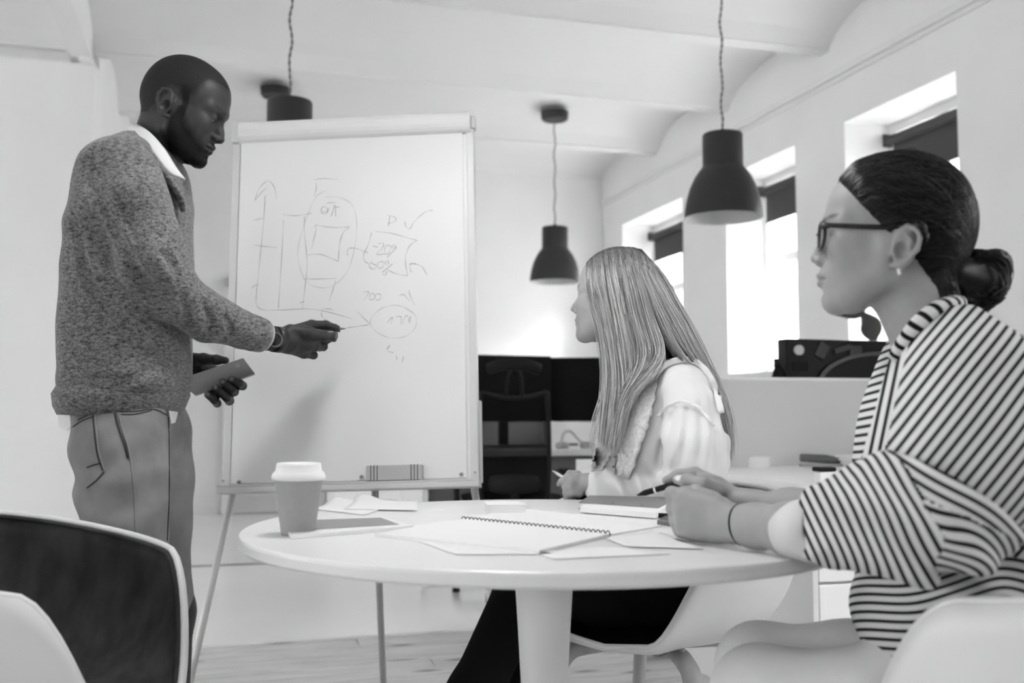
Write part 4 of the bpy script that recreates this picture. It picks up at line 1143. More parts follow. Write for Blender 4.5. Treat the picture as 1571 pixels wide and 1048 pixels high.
# --- hands
def PX(l): return [at(*q) for q in l]
S = Solid(tuple(at(395, 575, 2.3) - Vector((0.02, 0.06, 0))), tuple(at(535, 470, 2.62) + Vector((0.0, 0.03, 0.0))), 0.0018)
fl = ((0.15, 1.0, 0.1), 1.35)
S.chain(PX([(395, 517, 2.31), (428, 521, 2.37), (442, 522, 2.39)]), [0.030, 0.0275, 0.030], 0.012, ((0.2, 1, 0), 1.15))
K = PX([(478, 499, 2.455), (488, 514, 2.435), (482, 531, 2.435), (466, 542, 2.445)])
Wr = PX([(440, 513, 2.40), (442, 518, 2.39), (442, 524, 2.39), (440, 530, 2.395)])
for a_, b_ in zip(Wr, K): S.cone(a_, 0.017, b_, 0.0135, 0.014)
S.ell(at(462, 521, 2.415), (0.032, 0.018, 0.028), 0.018)
S.chain(PX([(478, 499, 2.455), (500, 498, 2.475), (514, 503, 2.49), (523, 506, 2.50)]), [0.0120, 0.0098, 0.0088, 0.0074], 0.005)       # index
S.chain(PX([(446, 508, 2.385), (474, 511, 2.395), (497, 516, 2.42), (512, 517, 2.445), (519, 514, 2.465)]), [0.017, 0.0145, 0.0118, 0.0110, 0.0090], 0.007)   # thumb
S.chain(PX([(488, 514, 2.435), (503, 520, 2.47), (497, 521, 2.505), (484, 519, 2.505)]), [0.0130, 0.0105, 0.0095, 0.009], 0.005)
S.chain(PX([(482, 531, 2.435), (496, 532, 2.47), (490, 533, 2.50), (478, 529, 2.50)]), [0.0128, 0.0103, 0.0095, 0.009], 0.005)
S.chain(PX([(466, 542, 2.445), (481, 545, 2.475), (477, 543, 2.50), (466, 537, 2.50)]), [0.0118, 0.0098, 0.009, 0.0085], 0.005)
hv, hq = S.mesh(2)
hand_r = (hv, hq, np.full(len(hv), 0.036))
# far hand behind the device
S = Solid(tuple(at(255, 640, 2.35) - Vector((0.02, 0.0, 0))), tuple(at(395, 520, 2.56) + Vector((0.02, 0.03, 0.0))), 0.0018)
S.chain(PX([(262, 556, 2.47), (290, 560, 2.475)]), [0.031, 0.028], 0.012)
S.cone(at(292, 562, 2.475), 0.024, at(322, 590, 2.475), 0.019, 0.014); S.cone(at(292, 558, 2.475), 0.022, at(340, 576, 2.47), 0.017, 0.014)
S.chain(PX([(292, 552, 2.455), (312, 551, 2.42), (332, 552, 2.40), (346, 553, 2.395)]), [0.018, 0.0135, 0.0108, 0.0085], 0.008)      # thumb over the top edge
for (kx, ky, mx_, my_, tx_, ty_, rr_) in ((345, 576, 370, 590, 355, 582, 0.0090), (338, 583, 357, 599, 342, 586, 0.0094), (330, 590, 350, 613, 331, 595, 0.0092), (320, 594, 331, 617, 318, 606, 0.0082)):
    S.chain(PX([(kx, ky, 2.455), (mx_ + 2, my_ + 2, 2.412), (mx_ - 2, my_ - 2, 2.372), (tx_, ty_, 2.363)]), [0.0125, rr_ * 1.15, rr_, rr_ * 0.9], 0.004)
gv, gq = S.mesh(2)
tone = np.full(len(gv), 0.032)
for (tx_, ty_) in ((354, 581), (340, 585), (329, 594), (317, 605)):
    c = at(tx_, ty_, 2.355); tone = np.maximum(tone, 0.032 + 0.14 * ellmask(gv, tuple(c), (0.0062, 0.008, 0.0062), 0.3))
hand_l = (gv, gq, tone)
# --- body under the clothes
S = Solid((MO.x - 0.36, DM - 0.34, 0.02), (MO.x + 0.5, DM + 0.36, 1.56), 0.011)
cxm = at(187, 500, DM).x
S.loft([(0.90, cxm + 0.02, DM, 0.075, 0.12), (1.1, cxm + 0.02, DM, 0.09, 0.13), (1.35, cxm + 0.02, DM, 0.095, 0.15), (1.50, cxm + 0.03, DM, 0.07, 0.10)], 0.03)
LEG = {}
for s, (hx, hy, kx, ky, fx_, fy_) in {'near': (at(194, 690, DM - 0.09).x, DM - 0.09, at(202, 900, DM - 0.1).x, DM - 0.10, at(185, 1100, DM).x, DM - 0.11), 'far': (at(205, 690, DM).x, DM + 0.10, at(232, 900, DM).x + .01, DM + 0.12, at(232, 1100, DM).x, DM + 0.13)}.items():
    LEG[s] = [Vector((hx, hy, 0.88)), Vector((kx, ky, 0.50)), Vector((fx_, fy_, 0.09))]
    S.chain(LEG[s], [0.055, 0.045, 0.035], 0.03)
S.chain([at(200, 280, 2.09), at(265, 455, 2.11), at(410, 517, 2.33)], [0.05, 0.038, 0.027], 0.02)
S.chain([Vector((cxm + 0.02, DM + 0.19, 1.43)), Vector((cxm - 0.0, DM + 0.25, 1.12)), at(262, 556, 2.47)], [0.05, 0.038, 0.028], 0.02)
bv, bq = S.mesh(1)
V_, Q_, T_ = merge([head_part, hand_r, hand_l, (bv, bq, skin)])
add_body('body', V_, Q_, T_, skin_m, man, MO)

# --- sweater
sweat = mat('heather_grey_knit', 0.115, 0.95, sheen=0.2, spec=0.1)
nt = sweat.node_tree; bs = nt.nodes['Principled BSDF']
tc = nt.nodes.new('ShaderNodeTexCoord')
def noise_node(scale, stretch, rotv=(0, 0, 0)):
    m_ = nt.nodes.new('ShaderNodeMapping'); m_.inputs['Scale'].default_value = stretch; m_.inputs['Rotation'].default_value = rotv
    n_ = nt.nodes.new('ShaderNodeTexNoise'); n_.inputs['Scale'].default_value = scale; n_.inputs['Detail'].default_value = 2
    nt.links.new(tc.outputs['Object'], m_.inputs['Vector']); nt.links.new(m_.outputs['Vector'], n_.inputs['Vector']); return n_.outputs['Fac']
f1 = noise_node(95, (1.0, 1, 2.2), (0, 0.5, 0)); f2 = noise_node(330, (1, 1, 1))
ad = nt.nodes.new('ShaderNodeMath'); ad.operation = 'ADD'; nt.links.new(f1, ad.inputs[0]); nt.links.new(f2, ad.inputs[1])
r = nt.nodes.new('ShaderNodeMapRange'); r.inputs['From Min'].default_value = 0.70; r.inputs['From Max'].default_value = 1.30; r.inputs['To Min'].default_value = 0.030; r.inputs['To Max'].default_value = 0.25
nt.links.new(ad.outputs[0], r.inputs['Value'])
cc = nt.nodes.new('ShaderNodeCombineColor')
for i in range(3): nt.links.new(r.outputs['Result'], cc.inputs[i])
nt.links.new(cc.outputs['Color'], bs.inputs['Base Color'])
bp_ = nt.nodes.new('ShaderNodeBump'); bp_.inputs['Strength'].default_value = 0.5; bp_.inputs['Distance'].default_value = 0.001
nt.links.new(f2, bp_.inputs['Height']); nt.links.new(bp_.outputs['Normal'], bs.inputs['Normal'])
def xs(px): return at(px, 500, DM).x
rows = []
for py, x0, x1, hw in ((618, 122, 268, 0.150), (608, 114, 278, 0.170), (596, 108, 286, 0.180), (580, 106, 288, 0.184), (560, 108, 286, 0.184), (500, 109, 285, 0.19), (430, 112, 282, 0.196), (360, 119, 279, 0.202), (300, 128, 276, 0.204), (262, 140, 271, 0.190), (240, 156, 262, 0.155), (225, 170, 248, 0.105), (214, 186, 238, 0.075)):
    rows.append((at(190, py, DM).z, (xs(x0) + xs(x1)) / 2, DM, (xs(x1) - xs(x0)) / 2, hw))
S = Solid((xs(60), DM - 0.32, 0.93), (xs(440) + 0.05, DM + 0.34, at(190, 185, DM).z), 0.0046)
S.loft(rows, 0.02, e=2.3)
near = PX([(196, 272, 2.085), (208, 325, 2.06), (232, 392, 2.06), (266, 450, 2.105), (320, 488, 2.19), (372, 506, 2.27), (417, 519, 2.345)])
S.chain(near, [0.070, 0.074, 0.070, 0.062, 0.052, 0.042, 0.0345], 0.009)
S.chain([Vector((cxm + 0.02, DM + 0.17, 1.43)), Vector((cxm + 0.0, DM + 0.22, 1.15)), at(225, 560, 2.46), at(268, 556, 2.465)], [0.072, 0.062, 0.048, 0.040], 0.03)
na = np.array([tuple(q) for q in near])
def folds(x, y, z):
    a = 0.0045 * np.sin(52 * (x * 0.55 + z * 0.85) + 4 * np.sin(9 * x + 6 * z) + 5 * y) * np.clip((1.5 - z) * 5, 0, 1) * np.clip((z - 1.00) * 9, 0, 1)
    b_ = 0.0060 * np.sin(26 * (x * 0.75 - z * 0.7) + 3 * np.sin(11 * z) + 1.0)
    el = np.exp(-(((x - na[3][0]) / 0.10) ** 2 + ((z - na[3][2]) / 0.09) ** 2))
    c = 0.0060 * np.sin(95 * (x * 0.75 + z * 0.2) + 6 * y) * el
    wa = np.exp(-((z - 1.03) / 0.035) ** 2) * 0.009 * (np.sin(22 * x + 12 * y) + 0.6)
    return (a + b_ * 0.8) * np.clip((DM - y) * 9 - 0.9, 0, 1) + c - wa
S.warp(folds)
from mathutils.bvhtree import BVHTree
def crease(S, lines, k=0.012):
    v0, q0 = S.mesh(0); tree = BVHTree.FromPolygons([tuple(v) for v in v0], [tuple(int(i) for i in q) for q in q0]); c = Vector((0, 0, CAMZ))
    for pxs, r_ in lines:
        out = []
        for q in spline(pxs, 5):
            hit = tree.ray_cast(c, (at(q[0], q[1], 1.0) - c).normalized())
            if hit[0] is not None: out.append(hit[0] + hit[1] * r_ * 0.35)
        n_ = len(out)
        if n_ > 2: S.chain(out, [r_ * (0.35 + 0.65 * math.sin(math.pi * (i + 0.5) / n_)) for i in range(n_)], k, sub=True)
crease(S, [([(150, 292), (168, 340), (196, 392), (230, 446), (266, 494)], 0.011), ([(112, 330), (128, 400), (150, 462), (172, 500)], 0.008),
           ([(186, 318), (200, 350), (214, 392)], 0.005), ([(96, 520), (130, 552), (185, 566)], 0.008), ([(165, 592), (215, 577), (270, 540)], 0.009), ([(110, 588), (160, 580), (200, 588)], 0.006),
           ([(276, 448), (286, 476), (280, 503)], 0.006), ([(312, 468), (322, 490), (318, 506)], 0.005), ([(345, 486), (354, 504), (350, 518)], 0.005), ([(240, 380), (262, 400), (275, 430)], 0.006), ([(205, 470), (240, 520), (270, 560)], 0.007)])
# neck opening and cuffs
c0, n0 = at(232, 222, DM), Vector((0.60, 0, 0.85)).normalized()
cp_, cn_ = at(399, 514.5, 2.316), (at(417, 519, 2.345) - at(372, 506, 2.27)).normalized()
S.cut(lambda x, y, z: (x - cp_.x) * cn_.x + (y - cp_.y) * cn_.y + (z - cp_.z) * cn_.z)
sv, sq = S.mesh(2)
o = link('sweater', make_mesh('sweater', local(sv, MO), sq), sweat, man)
# ribbed hem and cuff
rows2 = [(at(190, py, DM).z, (xs(x0) + xs(x1)) / 2, DM, (xs(x1) - xs(x0)) / 2, hw) for py, x0, x1, hw in ((634, 114, 266, 0.158), (622, 109, 272, 0.170), (606, 107, 278, 0.176), (596, 112, 278, 0.168))]
def ring_band(name, rows, m, parent, O, n=96, e=2.3, th=0.004, ribs=0):
    vv = []; q = sorted(rows)
    for (z, cx, cy, a_, b_) in q:
        for i in range(n):
            w = 2 * math.pi * i / n; c_, s_ = math.cos(w), math.sin(w)
            r_ = (abs(c_ / a_) ** e + abs(s_ / b_) ** e) ** (-1 / e) + (0.0012 * (i % 2) if ribs else 0)
            vv.append((cx + r_ * c_ - O.x, cy + r_ * s_ - O.y, z - O.z))
    ff = [(j*n+i, j*n+(i+1) % n, (j+1)*n+(i+1) % n, (j+1)*n+i) for j in range(len(q)-1) for i in range(n)]
    o = B().add(vv, ff).obj(name, m, parent, smooth=True)
    md = o.modifiers.new('thick', 'SOLIDIFY'); md.thickness = th; md.offset = 1
    return o
ring_band('hem_band', rows2, sweat, man, MO, n=220, ribs=1, th=0.006)
def cuff(name, p0, p1, r0, r1, m, parent, O, n=48, th=0.003, flat=None):
    b = B(); b.tube([Vector(p0) - O, (Vector(p0) + Vector(p1)) / 2 - O, Vector(p1) - O], [r0, (r0 + r1) / 2 + 0.001, r1], n, cap=False, flat=flat)
    o = b.obj(name, m, parent, smooth=True); md = o.modifiers.new('thick', 'SOLIDIFY'); md.thickness = th; md.offset = 0; return o
cuff('sleeve_cuff', at(378, 508, 2.282), at(401, 515, 2.320), 0.0400, 0.0368, sweat, man, MO, th=0.005)
cuff('shirt_cuff', at(399, 514.5, 2.316), at(405, 516.5, 2.326), 0.0340, 0.0335, mat('shirt_white', 0.58, 0.8), man, MO)
# --- white shirt collar: a band folded around the neck, open in front
shirt = MATS['shirt_white']
top = PX([(284, 276, 2.135), (271, 259, 2.13), (252, 229, 2.128), (231, 205, 2.14), (212, 192, 2.17), (203, 189, 2.22), (207, 192, 2.27), (226, 203, 2.305), (250, 228, 2.31), (270, 256, 2.305), (284, 272, 2.30)])
bot = PX([(263, 269, 2.115), (248, 254, 2.105), (230, 230, 2.105), (213, 215, 2.12), (199, 206, 2.16), (196, 203, 2.22), (200, 205, 2.28), (213, 215, 2.325), (232, 232, 2.335), (254, 262, 2.33), (278, 282, 2.32)])
tp_, bt_ = spline(top, 5), spline(bot, 5); vv = []; n = len(tp_)
for i in range(n):
    m_ = (tp_[i] + bt_[i]) / 2
    for k in range(5):
        f = k / 4; q_ = tp_[i] * (1 - f) + bt_[i] * f
        out = np.array((0, -1 if i < n / 2 else 1, 0.3)) * 0.004 * math.sin(math.pi * f)
        vv.append(q_ + out - np.array(tuple(MO)))
ff = [(i*5+k, i*5+k+1, (i+1)*5+k+1, (i+1)*5+k) for i in range(n - 1) for k in range(4)]
o = B().add(vv, ff).obj('shirt_collar', shirt, man, smooth=True); md = o.modifiers.new('thick', 'SOLIDIFY'); md.thickness = 0.004; md.offset = 0
# inner stand of the collar and the dark gap of the neckline
vv = []
for i in range(n):
    c_ = np.array(tuple(at(250, 222, 2.22))); q_ = tp_[i]; inw = (c_ - q_) * 0.10
    vv += [q_ - np.array(tuple(MO)), (bt_[i] + tp_[i]) / 2 + inw * 1.6 - np.array(tuple(MO))]
o = B().add(vv, [(2*i, 2*i+1, 2*i+3, 2*i+2) for i in range(n - 1)]).obj('collar_stand', shirt, man, smooth=True)
# V-neck band of the sweater
vn = spline([np.array(tuple(q)) for q in PX([(281, 322, 2.18), (277, 304, 2.145), (266, 285, 2.115), (247, 258, 2.098), (229, 234, 2.098), (212, 219, 2.115), (197, 210, 2.16), (193, 207, 2.22), (197, 209, 2.285), (212, 219, 2.335), (232, 236, 2.345), (256, 268, 2.34), (280, 318, 2.28)])], 5)
b = B(); b.tube([Vector(q) - MO for q in vn], 0.0075, 10, flat=((0.5, 0, 0.85), 0.9)); b.obj('neck_band', sweat, man, smooth=True)
b = B(); vv = []
for q in vn: vv += [q + np.array((0.004, 0, 0.0)) - np.array(tuple(MO)), q + (np.array(tuple(at(262, 262, 2.22))) - q) * 0.35 - np.array(tuple(MO))]
b.add(vv, [(2*i, 2*i+1, 2*i+3, 2*i+2) for i in range(len(vn) - 1)]); b.obj('shirt_yoke', shirt, man, smooth=True)
# shirt tails below the sweater
tl = PX([(89, 628, 2.21), (120, 631, 2.14), (150, 630, 2.08), (118, 645, 2.14), (104, 660, 2.18), (92, 655, 2.21)])
o = B().add([q - MO for q in tl], [(0, 1, 3), (1, 2, 3), (0, 3, 4, 5)]).obj('shirt_tail', shirt, man); md = o.modifiers.new('thick', 'SOLIDIFY'); md.thickness = 0.002
tl = PX([(258, 630, 2.16), (272, 632, 2.20), (268, 648, 2.20), (262, 650, 2.18)])
o = B().add([q - MO for q in tl], [(0, 1, 2, 3)]).obj('shirt_tail', shirt, man); md = o.modifiers.new('thick', 'SOLIDIFY'); md.thickness = 0.002
# --- jeans
denim = mat('grey_denim', 0.21, 0.9, noise=0.30, nscale=9, bump=0.25, bscale=900, spec=0.1)
S = Solid((xs(80), DM - 0.25, 0.055), (xs(320), DM + 0.27, 1.02), 0.0062)
jr = []
for py, x0, x1, hw in ((790, 176, 250, 0.13), (760, 166, 256, 0.150), (730, 157, 259, 0.160), (700, 150, 261, 0.164), (670, 142, 261, 0.162), (645, 134, 261, 0.156), (615, 128, 263, 0.152)):
    jr.append((at(190, py, DM).z, (xs(x0) + xs(x1)) / 2, DM, (xs(x1) - xs(x0)) / 2, hw))
S.loft(jr, 0.03, e=2.4)
yn, yf = DM - 0.092, DM + 0.10
S.chain([Vector((at(184, 600, yn).x, yn + 0.03, 0.94)), Vector((at(188, 600, yn).x, yn, 0.87)), Vector((at(195, 600, yn).x, yn, 0.79)), Vector((at(200, 600, yn).x, yn, 0.70)), Vector((at(203, 600, yn).x, yn, 0.52)), Vector((xs(192), yn - 0.01, 0.10))], [0.084, 0.091, 0.087, 0.079, 0.070, 0.062], 0.03)
S.chain([Vector((xs(206), yf, 0.90)), Vector((xs(210), yf, 0.80)), Vector((xs(216), yf, 0.70)), Vector((xs(226), yf + 0.01, 0.52)), Vector((xs(224), yf + 0.02, 0.10))], [0.098, 0.092, 0.083, 0.072, 0.062], 0.03)
S.warp(lambda x, y, z: np.clip((DM - y) * 14 - 0.6, 0, 1) * 0.0045 * np.sin(70 * (z - 0.25 * np.abs(x - xs(215))) + 3 * np.sin(14 * x) + 4 * y) * np.exp(-((z - 0.80) / 0.10) ** 2) + 0.0012 * np.sin(34 * z + 20 * x + 5 * y))
jv, jq = S.mesh(2)
link('jeans', make_mesh('jeans', local(jv, MO), jq), denim, man)
from mathutils.bvhtree import BVHTree
def drape(pxs, V, Q, O, Y0=1.2, off=0.001, n=6):
    """lay a line over a mesh along the view rays of given pixels"""
    tree = DR.get(id(V)) or DR.setdefault(id(V), BVHTree.FromPolygons([tuple(v) for v in V], [tuple(int(i) for i in q) for q in Q]))
    out = []; c = Vector((0, 0, CAMZ))
    for q in (spline(pxs, n) if len(pxs) > 2 else [np.array(pxs[0]) * (1 - i / 8) + np.array(pxs[1]) * i / 8 for i in range(9)]):
        d = (at(q[0], q[1], 1.0) - c).normalized(); hit = tree.ray_cast(c, d)
        if hit[0] is not None: out.append(hit[0] + hit[1] * off - O)
    return out
DR = {}
seam_l = mat('seam_light', 0.24, 0.9); seam_d = mat('seam_dark', 0.035, 0.9)
for pts, w, m_ in (([(146, 634), (149, 665), (153, 695), (160, 723)], 0.0016, seam_l), ([(142, 634), (145, 665), (150, 700), (158, 722)], 0.0013, seam_d),
                   ([(176, 634), (183, 660), (192, 685), (196, 703)], 0.0022, seam_d), ([(181, 634), (188, 660), (197, 690), (199, 704)], 0.0016, seam_l),
                   ([(200, 705), (204, 740), (207, 790), (208, 835)], 0.0013, seam_l), ([(160, 724), (148, 737), (134, 748)], 0.0018, seam_d), ([(134, 717), (145, 713), (154, 711)], 0.0013, seam_d),
                   ([(186, 636), (205, 636), (232, 630)], 0.0013, seam_d), ([(185, 632), (210, 631), (235, 628), (256, 637)], 0.0013, seam_d), ([(258, 640), (259, 690), (259, 760), (256, 830)], 0.0012, seam_d),
                   ([(120, 645), (133, 638), (142, 635)], 0.0015, seam_d), ([(112, 655), (128, 645), (143, 640)], 0.0013, seam_d)):
    q = drape(pts, jv, jq, MO)
    if len(q) > 2: b = B(); b.tube(q, w, 5); b.obj('seam', m_, man, smooth=True)
# --- shoes
for sgn, y_, x_ in ((0, yn - 0.01, xs(192)), (1, yf + 0.02, xs(224))):
    S = Solid((x_ - 0.14, y_ - 0.08, -0.01), (x_ + 0.24, y_ + 0.08, 0.16), 0.005)
    S.cone((x_ - 0.04, y_, 0.045), 0.043, (x_ + 0.14, y_, 0.035), 0.034, 0.02, ((0, 1, 0), 0.95)); S.cone((x_ - 0.02, y_, 0.05), 0.045, (x_ - 0.01, y_, 0.11), 0.045, 0.03)
    S.cut(lambda x, y, z: 0.004 - z + 0 * x + 0 * y)
    v_, q_ = S.mesh(2); sh_ = link('shoe', make_mesh('shoe', local(v_, MO), q_), mat('shoe_dark', 0.05, 0.5), man)
    B().box((x_ - 0.085 - MO.x, y_ - 0.036 - MO.y, 0.0005), (x_ + 0.165 - MO.x, y_ + 0.036 - MO.y, 0.014)).obj('sole', mat('sole_white', 0.7, 0.7), sh_, bevel=0.006)
# --- watch
wc = at(425, 521, 2.36); ax = (at(442, 523, 2.39) - at(412, 518, 2.34)).normalized()
b = B(); b.tube([wc - ax * 0.010 - MO, wc + ax * 0.010 - MO], 0.0305, 40, cap=False); o = b.obj('watch_strap', mat('watch_black', 0.015, 0.4), man, smooth=True)
md = o.modifiers.new('thick', 'SOLIDIFY'); md.thickness = 0.003; md.offset = 1
wn = Vector((0.08, -0.98, 0.10)).normalized(); wf = at(423, 522, 2.331)
b = B(); b.tube([wf - MO, wf + wn * 0.010 - MO], 0.0175, 36); o2 = b.obj('watch_case', mat('watch_steel', 0.16, 0.4, metal=0.4), man)
b = B(); b.tube([wf + wn * 0.0098 - MO, wf + wn * 0.0108 - MO], 0.0142, 32); b.obj('dial', mat('dial_black', 0.006, 0.15), o2)
b = B(); b.tube([wf + ax * 0.0165 + wn * 0.005 - MO, wf + ax * 0.020 + wn * 0.005 - MO], 0.003, 10); b.obj('crown', MATS['watch_steel'], o2)
# marker in his hand, device in the other
pen('dark marker pen held against the flip chart by the standing man', at(531, 504, 2.535), at(468, 508, 2.43), 0.0048, mat('marker_dark', 0.04, 0.4), None, mat('marker_tip', 0.2, 0.5), name='marker_pen', cat='marker', tip=0.22)
q = PX([(271, 583, 2.36), (373, 549, 2.40), (391, 573, 2.395), (300, 606, 2.355)])
dv0 = (q[0] + q[2]) / 2
dev = thing('phone', 'slim grey phone held low by the standing man', 'phone', dv0)
nn = (q[1] - q[0]).cross(q[3] - q[0]).normalized()
if nn.y < 0: nn = -nn
def plate(name, pts, th, m, off=0.0, bev=0.0):
    return B().quadbox([v - dv0 + nn * off for v in pts], nn * th).obj(name, m, dev, bevel=bev, seg=3, fix=True)
plate('back_cover', q, 0.0035, mat('device_grey', 0.16, 0.35), 0.0, 0.0014)
plate('edge_band', [v + (dv0 - v) * 0.006 for v in q], 0.003, mat('device_silver', 0.5, 0.35), 0.0033)
plate('screen', q, 0.0028, black_s, 0.0062, 0.001)
lc = q[1].lerp(q[2], 0.35) * 0.86 + q[0] * 0.14
b = B(); b.tube([lc - dv0 - nn * 0.0008, lc - dv0 + nn * 0.001], 0.006, 14); b.obj('emblem', mat('device_light', 0.20, 0.35), dev)
# ------------------------------------------------------------------ long-haired woman behind the table
DBL = 2.42
wom = thing('person', 'woman with long blonde hair in a white blouse sitting behind the table', 'person', (at(1020, 700, DBL).x, DBL, 0))
WO = Vector(wom.location)
a = math.radians(27)
HB = frame((-math.cos(a), math.sin(a), 0.06)).to_4x4(); HB.translation = at(940, 459, DBL); HB = HB @ Matrix.Scale(0.91, 4)
pb = dict(jaw=0.92, width=0.97, brow=0.8, nose=0.82, nose_w=0.9, nose_len=1.05, nose_up=0.004, lip=0.75, chin=0.95, chin_dx=-0.004)
nkp = [at(958, 490, DBL + 0.0), at(968, 530, DBL + 0.01), at(985, 585, DBL + 0.02)]
V, Q, nk = build_head(pb, HB, nkp, [0.047, 0.047, 0.055])
t = face_tone(V, 0.38, 0.24, pb, 0.06, 0.7)
skin_l = attr_mat('skin_light', rough=0.5, spec=0.35, subs=0.06, bump=0.05, mottle=0.03, mscale=60)
parts = [(xf(HB, V), Q, t)]
HBV, HBQ = parts[0][0], Q
eyeballs(HB, pb, wom)
for e_ in [c for c in wom.children if c.name.startswith('eye')]: e_.location = -WO
# near hand, curled around a pen; far hand beside it
S = Solid(tuple(at(838, 790, 2.34)), tuple(at(925, 700, 2.56) + Vector((0.02, 0, 0))), 0.0018)
S.chain(PX([(915, 742, 2.40), (893, 742, 2.41)]), [0.026, 0.024], 0.01)
S.ell(at(880, 744, 2.415), (0.026, 0.022, 0.026), 0.012)
S.chain(PX([(884, 733, 2.40), (872, 733, 2.40), (862, 739, 2.405), (858, 743, 2.41)]), [0.0105, 0.0095, 0.0085, 0.007], 0.004)
S.chain(PX([(886, 728, 2.42), (874, 727, 2.43), (866, 735, 2.44), (868, 742, 2.44)]), [0.010, 0.0088, 0.008, 0.007], 0.004)
for i, (x0, y0, x1, y1) in enumerate(((877, 740, 868, 748), (876, 748, 869, 757), (878, 756, 871, 764))):
    S.chain(PX([(888, y0 + 2, 2.40), (x0 - 2, y0, 2.39), (x1, y1, 2.40), (x1 + 8, y1 + 3, 2.42)]), [0.0105, 0.0098, 0.009, 0.008], 0.004)
hv, hq = S.mesh(2); parts.append((hv, hq, 0.33))
S = Solid(tuple(at(850, 790, 2.46)), tuple(at(1000, 690, 2.66) + Vector((0.02, 0, 0))), 0.003)
S.chain(PX([(990, 742, 2.56), (920, 745, 2.55)]), [0.03, 0.024], 0.01); S.ell(at(898, 748, 2.545), (0.04, 0.03, 0.02), 0.012)
for k in range(4): S.chain(PX([(895, 748, 2.52 + 0.018 * k), (882, 746, 2.515 + 0.018 * k), (874, 756, 2.515 + 0.018 * k)]), [0.010, 0.009, 0.007], 0.004)
S.chain(PX([(905, 742, 2.52), (890, 740, 2.505), (880, 746, 2.50)]), [0.012, 0.010, 0.008], 0.005)
hv, hq = S.mesh(2); parts.append((hv, hq, 0.33))
# body under the clothes
def xb(px): return at(px, 650, DBL).x
S = Solid((xb(560), 1.98, 0.03), (xb(1180), 2.80, 1.10), 0.012)
S.loft([(0.50, xb(1030), DBL + 0.01, 0.11, 0.15), (0.7, xb(1015), DBL + 0.01, 0.09, 0.12), (0.88, xb(1005), DBL + 0.01, 0.09, 0.13), (1.0, xb(1000), DBL + 0.01, 0.05, 0.10)], 0.03)
LB = [([Vector((xb(1035), DBL - 0.07, 0.53)), at(808, 892, 2.30), Vector((at(640, 1200, 2.2).x, 2.20, 0.10))]), ([Vector((xb(1035), DBL + 0.09, 0.53)), at(835, 885, 2.46), Vector((at(690, 1200, 2.4).x, 2.42, 0.10))])]
for L in LB: S.chain(L, [0.065, 0.045, 0.032], 0.03)
S.chain(PX([(1050, 595, 2.29), (1078, 735, 2.27), (915, 742, 2.40)]), [0.042, 0.034, 0.024], 0.02)
S.chain(PX([(1035, 600, 2.54), (1060, 735, 2.60), (985, 742, 2.56)]), [0.042, 0.034, 0.026], 0.02)
bv, bq = S.mesh(1); parts.append((bv, bq, 0.36))
V_, Q_, T_ = merge(parts); add_body('body', V_, Q_, T_, skin_l, wom, WO)
# blouse
S = Solid((xb(870), 2.13, 0.64), (xb(1150), 2.72, 1.12), 0.0042)
rows = []
for py, x0, x1, hw in ((820, 938, 1098, 0.150), (760, 925, 1098, 0.150), (700, 916, 1098, 0.152), (650, 922, 1100, 0.156), (615, 938, 1100, 0.152), (585, 962, 1092, 0.135), (563, 985, 1074, 0.10), (552, 998, 1060, 0.07)):
    rows.append((at(1000, py, DBL).z, (xb(x0) + xb(x1)) / 2, DBL + 0.015, (xb(x1) - xb(x0)) / 2, hw))
S.loft(rows, 0.02, e=2.2)
S.ell(at(950, 668, 2.36), (0.055, 0.05, 0.055), 0.03); S.ell(at(950, 668, 2.50), (0.055, 0.05, 0.055), 0.03)
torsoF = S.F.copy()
S.chain(PX([(1045, 595, 2.30), (1062, 630, 2.265), (1066, 680, 2.25), (1068, 735, 2.265)]), [0.052, 0.056, 0.070, 0.074], 0.015)
S.chain(PX([(1062, 742, 2.28), (1010, 747, 2.335), (960, 746, 2.365), (925, 744, 2.385), (908, 745, 2.40)]), [0.058, 0.046, 0.043, 0.040, 0.026], 0.015)
S.chain(PX([(1035, 600, 2.54), (1060, 680, 2.60), (1060, 735, 2.60), (1000, 742, 2.57)]), [0.05, 0.065, 0.06, 0.045], 0.02)
p_sh = np.array(tuple(at(1050, 585, 2.28)))
def pleats(x, y, z):
    near_ = np.clip((2.36 - y) * 12, 0, 1)
    up = near_ * np.clip((1.02 - z) * 9, 0, 1) * np.clip((z - 0.80) * 14, 0, 1) * np.clip((x - xb(975)) * 20, 0, 1)
    pl_ = 0.0048 * np.sin(190 * (x - xb(1060)) / (0.65 + 2.2 * np.clip(1.03 - z, 0, 0.3)) + 0.8 * np.sin(18 * z)) * up
    fo = np.clip((0.86 - z) * 14, 0, 1)
    f_ = 0.0085 * np.sin(62 * x + 55 * z * np.sign(0.9 - z) + 3.5 * np.sin(22 * x)) * fo
    return pl_ + f_
S.warp(pleats)
S.cut(lambda x, y, z: (0.7525 - z) + 0 * x + 0 * y - 10.0 * ((x * 0 + 1) * ((x - TC.x) ** 2 + (y - TC.y) ** 2 > (0.54) ** 2)))
blv, blq = S.mesh(2)
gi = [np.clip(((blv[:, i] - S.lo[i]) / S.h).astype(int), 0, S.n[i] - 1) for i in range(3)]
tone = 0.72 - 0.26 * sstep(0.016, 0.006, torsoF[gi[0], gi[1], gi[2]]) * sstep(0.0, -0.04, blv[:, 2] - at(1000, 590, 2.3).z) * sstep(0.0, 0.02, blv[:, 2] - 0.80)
link('blouse', make_mesh('blouse', local(blv, WO), blq, {'tone': tone}), attr_mat('white_blouse', rough=0.85, spec=0.2, sheen=0.15, bump=0.15, bscale=500), wom)
